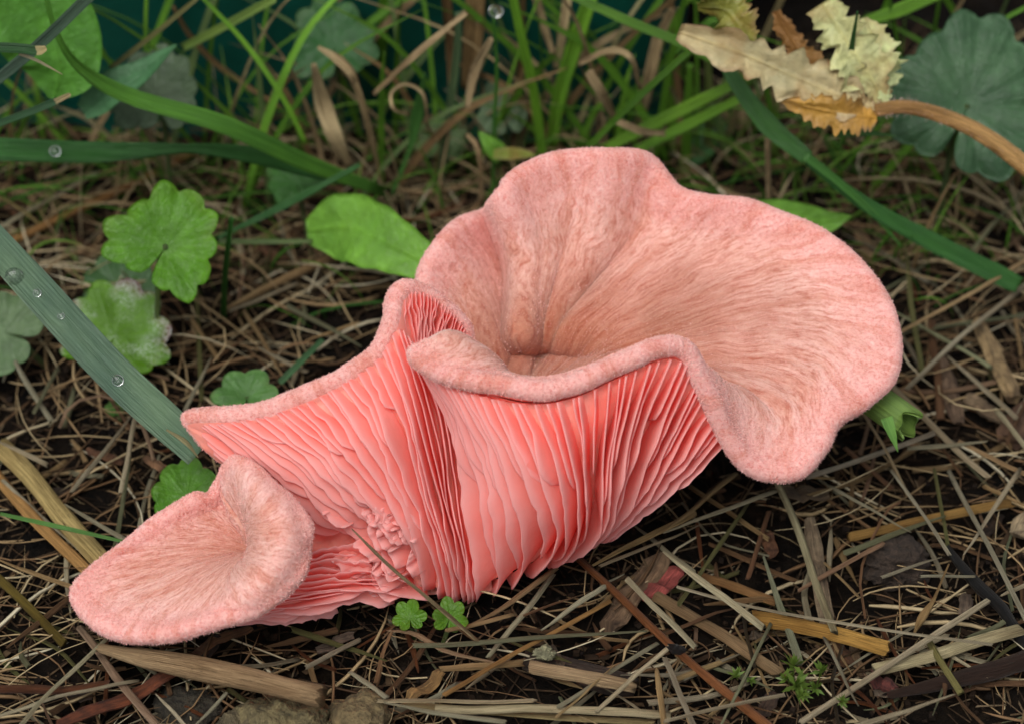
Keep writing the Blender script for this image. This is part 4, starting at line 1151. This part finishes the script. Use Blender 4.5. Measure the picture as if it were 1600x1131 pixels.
blade([V(343,377,4.6), V(400,378,4.7), V(488,377,4.8)], 9, (.13, .19, .07), 'level green stalk between the ivy leaf and the pale leaf', widths=(1, 1, .8), normal=TOC, fold=.8)
blade([V(340,372,5), V(450,318,5.2), V(562,258,5.4)], 14, (.04, .14, .035), 'dark blade slanting above the pale toothed leaf', widths=(.5, 1, .6), normal=TOC)
blade([W(350,500,.1), V(352,430,3.6), V(362,340,3.4)], 10, (.04, .14, .025), 'thin green stalk of the ivy leaf', widths=(1, 1, .8), normal=TOC, fold=.9, name='plant_stalk', cat='stalk')
# dry beige leaves and stems among the grass
DB = 'beige dried grass among the green blades'
for k, (pts, w, lb, wid) in enumerate([
 ([(490,100), (505,160), (525,215), (548,262)], 32, 'wide curled beige dead leaf standing in the grass', (.3, 1, .95, .4)),
 ([(497,74), (530,95), (552,120), (566,160)], 18, 'bent beige dead leaf above the wide one', (.3, 1, .8, .4)),
 ([(520,85), (556,135), (580,215), (598,300)], 12, 'long limp beige strand beside the wide dead leaf', (.7, 1, .9, .5)),
 ([(583,148), (650,85), (728,20)], 12, 'grey beige stalk slanting to the planter', (.6, 1, .8)),
 ([(744,-15), (740,60), (732,142)], 36, 'thick tan brown dead stem before the planter', (1, 1, .8)),
 ([(697,-15), (704,70), (708,150)], 18, 'brown dead stem beside the thick tan one', (1, 1, .8)),
 ([(768,60), (742,110), (729,170)], 20, 'curved beige sheath leaning on the thick tan stem', (.5, 1, .5)),
 ([(835,-15), (848,35), (864,84)], 15, 'pinkish dead stem behind the bright sheathed stem', (1, 1, .7)),
 ([(888,-15), (880,45), (868,108)], 16, 'beige dead stem against the bright sheathed stem', (1, 1, .7)),
 ([(1030,50), (1012,130), (988,228)], 24, 'stout beige dead stem crossed by thin blades', (.8, 1, .9)),
 ([(920,112), (940,148), (960,186)], 20, 'short beige dead stem behind the cap', (.8, 1, .7)),
 ([(1050,15), (1030,60), (1020,90)], 20, 'beige dead sheath above the stout stem', (.6, 1, .7)),
 ([(745,35), (800,70), (862,125)], 13, 'tan stalk crossing the bright upright stem', (.9, 1, .6)),
 ([(905,100), (950,80), (985,90), (1000,140)], 12, 'arched beige strand over the short dead stem', (.6, 1, .9, .5)),
 ([(730,210), (748,240), (752,316)], 9, 'hooked olive beige stalk behind the cap', (.8, 1, .9)),
 ([(640,180), (615,170), (612,145), (635,132), (662,150), (668,200)], 6, 'thin tan stalk curled into a ring', (1, 1, 1, 1, 1, .8)),
 ([(965,190), (1000,205), (1040,210)], 14, 'pale strip lying behind the top of the cap', (.8, 1, .7)),
 ([(270,10), (300,60), (350,110), (440,170)], 10, 'long brown stalk slanting behind the grey leaf', (.6, 1, 1, .7)),
]):
    y = 8.6 if pts[0][1] < 60 else 7.0
    blade([V(x, q, y + .2 * math.sin(i * 2.0 + k)) for i, (x, q) in enumerate(pts)], w, (BEIGE if 'brown' not in lb else (.26, .17, .08)), lb, widths=wid, fold=.6, normal=TOC, twist=rng.uniform(-.5, .5), mat=M_STRAW, name='dead_grass_leaf', cat='dry grass')
# many more green blades between them
gl = [('slender green grass blade', 'green blades in the tuft'), ('slender yellowish dry blade', 'dry blades in the tuft')]
for k in range(112):
    bx = rng.uniform(-40, 1640) if k % 3 else rng.uniform(350, 1150)
    by = rng.uniform(195, 330)
    if 640 < bx < 1250: by = min(by, 262)
    b = W(bx, by, 0)
    if b[1] > 9.4 and b[0] < 3.6: b[1] = 9.3 - rng.random()
    h = rng.uniform(1.5, 6.5); lean = rng.normal(size=2) * np.array([.38, .12]) * h
    if k % 5 == 0: lean = rng.choice([-1, 1]) * np.array([h * 1.0, .1])
    p = [b, b + np.array([lean[0] * .25, lean[1] * .3, h * .4]), b + np.array([lean[0] * .6, lean[1] * .6, h * .75]), b + np.array([lean[0] * 1.15, lean[1], h])]
    p = [np.array([q[0], min(q[1], 9.4) if q[0] < 3.8 else q[1], q[2]]) for q in p]
    dry = rng.random() < .33
    c_ = [(.11, .27, .025), GR, (.17, .37, .04), (.16, .24, .09)][rng.integers(4)] if not dry else [BEIGE, (.28, .19, .09), (.33, .30, .16)][rng.integers(3)]
    tx, ty = pix((p[1] + p[2]) / 2)
    st_ = ('tall ' if h > 4.5 else 'low ' if h < 2.5 else '') + ('strongly leaning ' if abs(lean[0]) > .7 * h else '')
    blade(p, rng.uniform(5, 17), c_, st_ + gl[int(dry)][0] + ' by the ' + near_mark(tx, ty, 36), gl[int(dry)][1], fold=.4, twist=rng.uniform(-1, 1), normal=np.array([.3 * rng.normal(), -1, .3]), mat=M_STRAW if dry else M_GRASS, name='dead_grass_leaf' if dry else 'grass_leaf', cat='dry grass' if dry else 'grass', n=14)

# ------------------------------------------------------------------ leaves
def leaf_basis(face, rot, tiltx=0.0):
    n = unit(np.array([tiltx, 0, 1.0]) * (1 - face) + TOC * face)
    x = unit(np.cross(UPV, n)); y = np.cross(n, x)
    c, s = math.cos(rot), math.sin(rot)
    return x * c + y * s, y * c - x * s, n
def ivy_leaf(c, r_px, rot, col, label, mat=None, face=.7, lobes=9, sinus=.55, cup=.12, asp=1.0, depth=.16, tiltx=0.0, group=None, stalk=True, name='ivy_leaf', seed=0, open_ang=.14):
    """kidney-shaped leaf, rounded teeth, radiating veins; the notch points along -y of the leaf"""
    ex, ey, en = leaf_basis(face, rot, tiltx)
    R_ = r_px / 100.0
    NA, NR = 132, 15
    th = np.linspace(-math.pi / 2 + open_ang * .5, 1.5 * math.pi - open_ang * .5, NA)
    q = np.linspace(0, 1, NA)
    ph = q * lobes
    rg = np.random.default_rng(seed + int(c[0] * 100) % 97)
    lobe_r = 1 + .26 * (rg.random(lobes + 1) - .5)
    sc = np.abs(np.sin(ph * math.pi)) ** .7
    rad = (1 - depth + depth * sc) * np.interp(ph, np.arange(lobes) + .5, lobe_r[:lobes])
    rad *= (1 + .09 * np.cos(3 * (th - math.pi / 2))) * (.80 + .20 * np.cos(th - math.pi / 2) * .6 + .08 * np.abs(np.cos(th)))
    rad[:3] *= np.array([.75, .9, .97]); rad[-3:] *= np.array([.97, .9, .75])
    rr = np.linspace(0, 1, NR) ** .85
    X = np.cos(th)[:, None] * rad[:, None] * rr[None]; Y = np.sin(th)[:, None] * rad[:, None] * rr[None]
    vein = np.exp(-((np.abs((ph % 1) - .5)) / .11) ** 2)[:, None] * (np.linspace(1, .25, NR))[None] * np.clip(rr * 3, 0, 1)[None]
    fork = np.exp(-((np.abs((ph * 2 % 1) - .5)) / .14) ** 2)[:, None] * np.clip((rr - .5) * 2, 0, 1)[None] * .5
    vein = np.maximum(vein, fork)
    Z = cup * (rr ** 2)[None] * (1 + .5 * np.sin(th * 2 + seed)[:, None]) + .05 * (sc - .6)[:, None] * (rr ** 1.5)[None] - .018 * vein + .05 * np.linspace(0, 1, NA)[:, None] * rr[None]
    Z = Z + .10 * vnoise(X * 2.2 + seed, Y * 2.2) - .14 * (rr ** 4)[None] * (.6 + vnoise(th * 1.2 + seed, th * 0)[:, None])
    base = c + np.zeros((NA, NR, 3))
    top = base + (X[..., None] * ex + Y[..., None] * ey * asp + Z[..., None] * en) * R_
    bot = top - en * .018
    f = grid_faces(NA, NR); o_ = NA * NR
    f += [tuple(o_ + k for k in reversed(x)) for x in grid_faces(NA, NR)]
    per = [i * NR + NR - 1 for i in range(NA)]
    for a_, b_ in zip(per, per[1:]): f.append((a_, a_ + o_, b_ + o_, b_))
    uv = np.stack([X, Y], -1).reshape(-1, 2) * .5 * R_ + .5
    rim = np.clip((rr - .72) * 3.6, 0, 1)[None] + np.zeros((NA, 1))
    o = mesh_obj(name, np.concatenate([top.reshape(-1, 3), bot.reshape(-1, 3)]), f, mat or M_LEAF, None, np.concatenate([uv, uv]), True, None,
                 {'vein': np.tile(vein.ravel(), 2), 'rim': np.tile(rim.ravel(), 2)})
    lit(o, col, .04)
    tag(o, label, 'leaf', group)
    if stalk:
        s0 = c - en * .02; e_ = s0 - ey * R_ * .3 - en * .5; g = np.array([e_[0] - ey[0] * .4, e_[1] - ey[1] * .4, soil_z(e_[0], e_[1]) - .05])
        pth = cr([s0, (s0 + e_) / 2 - en * .1, e_, g], 10)
        v_, f_, u_ = tube(pth, .035 + .015 * min(R_, 1), 6)
        so = mesh_obj('leaf_stalk', v_, f_, M_GRASS, o, u_); so.color = (.10, .15, .05, 1)
    return o
IVY = (.06, .19, .03)
ivy_leaf(V(258,385,3.2), 112, -.5, (.085, .235, .012), 'large bright scalloped ivy leaf above the drop covered blade', face=.8, cup=.1, seed=3, lobes=11, depth=.17)
ivy_leaf(W(178,528,.75), 108, -.25, (.10, .25, .012), 'dewy ivy leaf with purple tinged edges under the broad blade', M_LEAF_DEW, face=.55, seed=5, lobes=11, depth=.17, asp=.95)
ivy_leaf(W(190,455,.35), 72, .5, (.05, .12, .04), 'dull ivy leaf tucked between two brighter ones', face=.5, seed=8)
ivy_leaf(W(5,520,.8), 95, 1.3, (.10, .17, .075), 'spotted grey green ivy leaf with worn margin', M_LEAF_GREY, face=.7, seed=11, lobes=8)
ivy_leaf(W(292,775,.6), 66, .3, (.085, .23, .02), 'small ivy leaf behind the small lobe', face=.5, seed=14, lobes=8)
ivy_leaf(W(385,618,.9), 66, .1, (.10, .22, .06), 'small pale ivy leaf behind the fan lobe', face=.3, seed=17, lobes=6, depth=.2, asp=.8)
ivy_leaf(V(245,150,7.0), 95, .2, (.085, .13, .075), 'dull grey scalloped leaf below the folded blade', M_LEAF_GREY, face=.75, seed=20, lobes=10)
ivy_leaf(V(1512,165,6.2), 158, -.4, (.055, .125, .06), 'largest blue green scalloped leaf under the orange stalk', M_LEAF_GREY, face=.8, seed=23, lobes=13, cup=.03, depth=.12)
ivy_leaf(V(785,178,8.6), 58, .4, (.12, .19, .10), 'blurred pale ivy leaf behind the hair thin blade', M_LEAF_GREY, face=.8, seed=26)
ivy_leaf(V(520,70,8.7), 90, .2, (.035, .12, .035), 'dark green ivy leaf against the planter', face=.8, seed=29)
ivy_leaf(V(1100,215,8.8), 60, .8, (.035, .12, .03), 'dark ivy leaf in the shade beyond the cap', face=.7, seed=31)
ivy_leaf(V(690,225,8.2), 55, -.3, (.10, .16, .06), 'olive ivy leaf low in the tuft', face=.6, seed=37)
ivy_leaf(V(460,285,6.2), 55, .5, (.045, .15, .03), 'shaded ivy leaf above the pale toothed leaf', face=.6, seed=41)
for k, (x, y, r_, ro, lb) in enumerate([(640,966,30,.2,'tiny lobed seedling leaf below the gills, by the curved dry blade'), (702,966,33,-.3,'tiny lobed seedling leaf crossed by the speckled stalk')]):
    ivy_leaf(W(x, y, .55), r_, ro, (.085, .20, .015), lb, face=.75, lobes=6, depth=.3, cup=.25, seed=50 + k)
ivy_leaf(W(180,640,.2), 20, .2, (.06, .17, .03), 'tiny seedling leaf inside the looped tendril', face=.6, lobes=5, depth=.25, seed=60)

def plain_leaf(path, w, col, label, normal=TOC, widths=(.08, .6, .95, 1, .8, .45, .05), fold=.12, mat=None, teeth=.0, seed=0, twist=0.0, wavy=.05, name='broad_leaf', freq=5):
    """oval leaf along a midrib path"""
    n, m = 60, 13
    p = cr(path, n); t = unit(np.gradient(p, axis=0))
    s = unit(np.cross(t, normal)); nr = np.cross(s, t)
    tw = np.interp(np.linspace(0, 1, n), np.linspace(0, 1, 2), [0, twist]); c_, s_ = np.cos(tw)[:, None], np.sin(tw)[:, None]
    s, nr = s * c_ + nr * s_, nr * c_ - s * s_
    v = np.linspace(0, 1, n); k = np.linspace(-1, 1, m)
    wd = cr(np.array(widths)[:, None], n)[:, 0].clip(.02) * w / 200.0
    if teeth:
        wd = wd * (1 + teeth * (np.abs(((v * freq + seed) % 1) - .5) * 2 - .5)) * (1 + teeth * (1.2 if freq < 9 else 3.0) * vnoise(v * 11 + seed, v * 0) + (0 if freq < 9 else .5 * vnoise(v * 31 + seed, v * 0)))
    Z = fold * np.abs(k)[None] + wavy * vnoise(v[:, None] * 6 + seed, k[None] * 2.2 + seed) * 4 * np.abs(k)[None]
    top = p[:, None] + (k[None, :, None] * s[:, None] + Z[..., None] * nr[:, None]) * wd[:, None, None]
    bot = top - nr[:, None] * .016
    o_ = n * m
    f = grid_faces(n, m); f += [tuple(o_ + q for q in reversed(x)) for x in grid_faces(n, m)]
    per = [i * m for i in range(n)] + [(n - 1) * m + j for j in range(1, m)] + [i * m + m - 1 for i in range(n - 2, -1, -1)] + [j for j in range(m - 2, 0, -1)]
    for a_, b_ in zip(per, per[1:] + per[:1]): f.append((a_, b_, b_ + o_, a_ + o_))
    vein = np.maximum(np.exp(-(k / .07) ** 2)[None] + np.zeros((n, 1)), .22 * np.exp(-(((v[:, None] * 7 - np.abs(k)[None] * 1.6) % 1 - .5) / .1) ** 2))
    uv = np.stack([k[None] * wd[:, None] * .5, (v * np.linalg.norm(p[-1] - p[0]) * .5)[:, None] + np.zeros((1, m))], -1).reshape(-1, 2)
    rim = np.clip((np.abs(k) - .6) * 2.5, 0, 1)[None] + np.zeros((n, 1))
    o = mesh_obj(name, np.concatenate([top.reshape(-1, 3), bot.reshape(-1, 3)]), f, mat or M_LEAF_PLAIN, None, np.concatenate([uv, uv]), True, None, {'vein': np.tile(vein.ravel(), 2), 'rim': np.tile(rim.ravel(), 2)})
    lit(o, col, .03)
    return tag(o, label, 'leaf')
LIME = (.15, .34, .045)
plain_leaf([V(480,362,5.0), V(540,355,4.6), V(600,378,4.0), V(672,415,3.4)], 118, LIME, 'pale lime green toothed leaf touching the cap', teeth=.06, seed=2, widths=(.35, .8, .98, 1, .9, .7, .5), wavy=.04)
plain_leaf([V(1180,330,4.8), V(1235,340,4.9), V(1285,347,5.0), V(1330,338,5.1)], 56, LIME, 'lime green leaf tip beyond the cap', widths=(.7, 1, 1, .9, .55, .05))
plain_leaf([V(20,-30,6.5), V(70,40,6.3), V(92,100,6.1), V(85,155,6.0)], 170, (.10, .28, .04), 'rounded bright green leaf behind the dark bluish stalk', widths=(.9, 1, 1, .9, .65, .1))
plain_leaf([V(130,175,6.2), V(175,140,6.2), V(225,112,6.3), V(276,70,6.4)], 62, (.075, .19, .085), 'folded blue green leaf over the grey scalloped leaf', widths=(.5, .95, 1, .8, .5, .05), twist=.6, fold=.3, mat=M_LEAF_GREY)
plain_leaf([V(748,206,7.0), V(765,225,6.9), V(785,245,6.9)], 34, LIME, 'small upright tip of a brown edged leaf above the cap', widths=(.1, .6, 1, .9), mat=M_LEAF_PLAIN, seed=5)
plain_leaf([V(765,242,6.9), V(800,240,6.6), V(836,243,6.0)], 22, (.22, .26, .06), 'brown edged leaf fold resting on the cap top', widths=(.5, 1, .9, .2), mat=M_LEAF_DRY, seed=6)
# withered yellow leaf with its hairy orange stalk
wl = bpy.data.objects.new('withered_leaf', None); C.objects.link(wl)
tag(wl, 'withered yellow and brown lobed leaf on a hairy orange stalk', 'leaf')
def lobe_part(path, w, col, widths, seed, twist=0.0, wavy=.26, teeth=.2):
    o = plain_leaf(path, w, col, 'x', widths=widths, teeth=teeth, seed=seed, twist=twist, wavy=wavy, mat=M_LEAF_DRY, name='leaf_lobe', freq=13)
    for k in ('label', 'category'): del o[k]
    o.parent = wl
YEL = (.66, .66, .34); YB = (.56, .49, .28)
lobe_part([V(1385,172,5.0), V(1360,120,5.1), V(1320,60,5.4), V(1285,5,5.7)], 85, YEL, (.2, .7, 1, 1, .8, .5), 1, .3)
lobe_part([V(1385,165,4.9), V(1378,120,5.2), V(1368,75,5.5), V(1350,28,5.9)], 70, (.66, .68, .38), (.2, .6, 1, 1, .7, .2), 2, -.3)
lobe_part([V(1375,172,4.9), V(1310,150,4.9), V(1240,120,5.0), V(1160,85,5.1), V(1060,50,5.2)], 95, YB, (.15, .6, .95, .9, .7, .6, .3), 3, .2)
lobe_part([V(1370,185,4.8), V(1330,180,4.7), V(1280,172,4.7), V(1220,158,4.8)], 62, (.50, .29, .06), (.3, .9, 1, .9, .5, .1), 4, .7)
lobe_part([V(1300,140,5.1), V(1265,100,5.3), V(1235,60,5.5), V(1212,18,5.6)], 58, (.30, .15, .05), (.5, 1, .8, .6, .5, .2), 5, .6)
lobe_part([V(1170,70,5.3), V(1150,35,5.5), V(1130,15,5.7), V(1090,12,5.8)], 70, (.24, .24, .05), (.5, 1, 1, .9, .4), 6, 1.2, .3)
pth = cr([V(1368,172,4.9), V(1420,168,4.8), V(1490,188,4.6), V(1550,220,4.4), V(1615,270,4.2)], 24)
v_, f_, u_ = tube(pth, np.linspace(.11, .16, 24), 10)
so = mesh_obj('leaf_stalk', v_, f_, M_STRAW, wl, u_); so.color = (.66, .40, .16, 1)
hv, hf = [], []
for k in range(700):
    i = rng.integers(0, 23); a_ = rng.uniform(0, 6.28)
    d = unit(np.array([0, math.cos(a_), math.sin(a_)]) + rng.normal(size=3) * .25); b = pth[i] + (pth[i + 1] - pth[i]) * rng.random() + d * .12
    s = unit(rng.normal(size=3)) * .0022; e = b + d * rng.uniform(.04, .11)
    q = len(hv); hv += [b - s, b + s, e]; hf.append((q, q + 1, q + 2))
ho = mesh_obj('stalk_hairs', hv, hf, M_FUZZ, so, None, False, None, {'tone': np.ones(len(hv))}); ho['kind'] = 'stuff'

# cut green stem poking out from under the cap
cs = bpy.data.objects.new('cut_stem', None); C.objects.link(cs)
tag(cs, 'hollow cut green grass stem with split end under the cap edge', 'grass stem')
a_, b_ = P(1325, 595, .45), P(1420, 663, -.1)
n, m = 12, 42
t = unit(b_ - a_); s = unit(np.cross(t, TOC)); nr = np.cross(s, t)
an = np.linspace(0, 2 * math.pi, m, endpoint=False)
o_v = []; uvs = []
for rr_ in (.27, .22):
    for i in range(n):
        for j in range(m):
            q = i / (n - 1)
            L = 1.0
            if i == n - 1: L = 1 + .07 * math.sin(an[j] * 3) + .05 * math.sin(an[j] * 5 + 1)
            elif i == n - 2: L = 1 + .02 * math.sin(an[j] * 3)
            o_v.append(a_ + (b_ - a_) * q * L + (s * math.cos(an[j]) + nr * math.sin(an[j])) * rr_ * (1 + .025 * math.sin(an[j] * 9)))
            uvs.append((an[j] * .25, q))
f = grid_faces(n, m, wrap_v=True); o_ = n * m
f += [tuple(o_ + k for k in reversed(x)) for x in f]
f += [((n - 1) * m + j, (n - 1) * m + (j + 1) % m, o_ + (n - 1) * m + (j + 1) % m, o_ + (n - 1) * m + j) for j in range(m)]
so = mesh_obj('stem_wall', o_v, f, M_GRASS, cs, np.array(uvs)); so.color = (.21, .34, .08, 1)
v_, f_, u_ = strip(cr([P(1385,652,-.25), P(1394,678,-.25), P(1403,706,-.2)], 10), np.interp(np.linspace(0, 1, 10), [0, .5, 1], [.2, .14, .01]), .3, 0, TOC)
so = mesh_obj('split_sliver', v_, f_, M_GRASS, cs, u_); so.color = (.17, .36, .08, 1)

# moss sprig
ms_ = bpy.data.objects.new('moss_sprig', None); C.objects.link(ms_)
tag(ms_, 'small sprig of bright green moss on dark brown stems', 'moss')
star = []
for (x0, y0, x1, y1) in ((1130,1010,1240,1070),(1240,1070,1300,1062),(1300,1062,1310,1136),(1240,1070,1236,1030),(1300,1062,1318,1000),(1160,960,1180,1040)):
    v_, f_, u_ = tube(lay_path([(x0, y0), (x1, y1)], .35, .45, 7), .03, 5)
    so = mesh_obj('stem', v_, f_, M_TWIG, ms_, u_); so.color = (.06, .04, .015, 1)
for (x, y, r_) in ((1240,1040,20),(1243,1070,22),(1284,1048,16),(1275,1075,14),(1230,1060,14),(1316,1095,10),(1150,1055,12),(1172,1062,9),(1255,1085,12)):
    c = on_soil(x, y, .55); hv, hf = [], []
    r_ *= 1.25
    for k in range(20):
        d = unit(rng.normal(size=3) + np.array([0, -.3, .9])); s = unit(np.cross(d, rng.normal(size=3))) * r_ / 100 * .16
        e = c + d * r_ / 100 * rng.uniform(.8, 1.2); q = len(hv)
        md = c + d * r_ / 100 * .45
        hv += [c, md - s, e, md + s]; hf.append((q, q + 1, q + 2, q + 3))
    so = mesh_obj('moss_tip', hv, hf, M_GRASS, ms_, np.zeros((len(hv), 2)), False); so.color = (.12, .19, .035, 1)

# ------------------------------------------------------------------ water drops
k = NT('water'); k.set(Base_Color=(1.0, 1.0, 1.0), Roughness=.0, Transmission_Weight=1.0, IOR=1.33); M_WATER = k.m
def drop(c, r_, n_, label, sq=.55):
    import bmesh
    bm = bmesh.new(); bmesh.ops.create_uvsphere(bm, u_segments=20, v_segments=12, radius=1.0)
    v = np.array([q.co[:] for q in bm.verts]); f = [tuple(q.index for q in x.verts) for x in bm.faces]; bm.free()
    ex = unit(np.cross(UPV, n_)); ey = np.cross(n_, ex)
    v = v * r_; pts = c + v[:, :1] * ex * (1 + .25 * rng.random()) + v[:, 1:2] * ey + v[:, 2:3] * n_ * sq
    tag(mesh_obj('water_drop', pts, f, M_WATER), label, 'water drop')
for x, y, r_, lb in ((22,432,.17,'large water drop high on the blue green blade'),(58,458,.08,'small round water drop next to the large one'),(95,494,.06,'tiny water drop midway along the blue green blade'),(184,594,.11,'round water drop low on the blue green blade')):
    i = (x + 25) / 337
    p = cr(b1, 200)
    j = int(np.argmin([(pix(q)[0] - x) ** 2 + (pix(q)[1] - y) ** 2 for q in p]))
    drop(P(x, y, float((p[j] - TGT) @ FWD) - .03), r_ * .8, TOC, lb, .4)
drop(V(86,237,4.75), .09, TOC, 'water drop on the level dark blade')
drop(V(775,18,6.98), .11, TOC, 'water drop on the tip of the hair thin blade', .9)
# pieces that belong to one of the things above
def join_part(child, parent, name):
    by = {o.get('label'): o for o in bpy.data.objects if o.get('label')}
    c, p = by[child], by[parent]
    c.parent = p; c.name = name
    for q in ('category', 'group'):
        if q in c: del c[q]
join_part('frayed pale tip on the blue green blade', 'broad blue green blade dotted with water drops', 'frayed_tip')
join_part('frayed pale end of the cut green stalk', 'cut green stalk with frayed pale end', 'frayed_end')
join_part('loose pale fibre hanging from the cut stalk', 'cut green stalk with frayed pale end', 'fibre')
join_part('dry brown end of the lower cut stalk', 'lower cut green stalk', 'dry_end')
join_part('thin bent stalk joined to the curved dry blade', 'curved pinkish dry grass blade below the tiny leaves', 'bent_stalk')
join_part('narrow rolled tip beyond the folded joint', 'broad green blade folded at its joint behind the cap', 'rolled_tip')
join_part('small upright tip of a brown edged leaf above the cap', 'brown edged leaf fold resting on the cap top', 'upright_tip')
by = {o.get('label'): o for o in bpy.data.objects if o.get('label')}
by['lower cut green stalk']['label'] = 'speckled green stalk cut short with a dry brown end'
tw = by['long glossy red brown twig running out from under the gills']
kc = W(1056, 1014, .62)
kv, kf, ku = tube(cr([kc + np.array([-.10, .05, .02]), kc, kc + np.array([.11, -.04, .02])], 6), np.array([.03, .07, .10, .085, .09, .03]), 7, .8, .05)
kn = mesh_obj('knot', kv, kf, M_TWIG, tw, ku); kn.color = (.012, .009, .008, 1)
# a dry seed husk on a bent stalk
hk = straw([], 7, (.40, .27, .13), label='dry seed husk on a bent thin stalk beside the pale slanting straw', name='seed_husk', cat='seed husk', path=cr([W(1428, 990, .5), W(1440, 965, .75), W(1458, 938, .85), W(1472, 905, .9), W(1482, 882, .9)], 14), taper=(.4, 1.6, 2.0, .8, .5, .5, .4), flat=.7)
print('objects', len(bpy.data.objects))
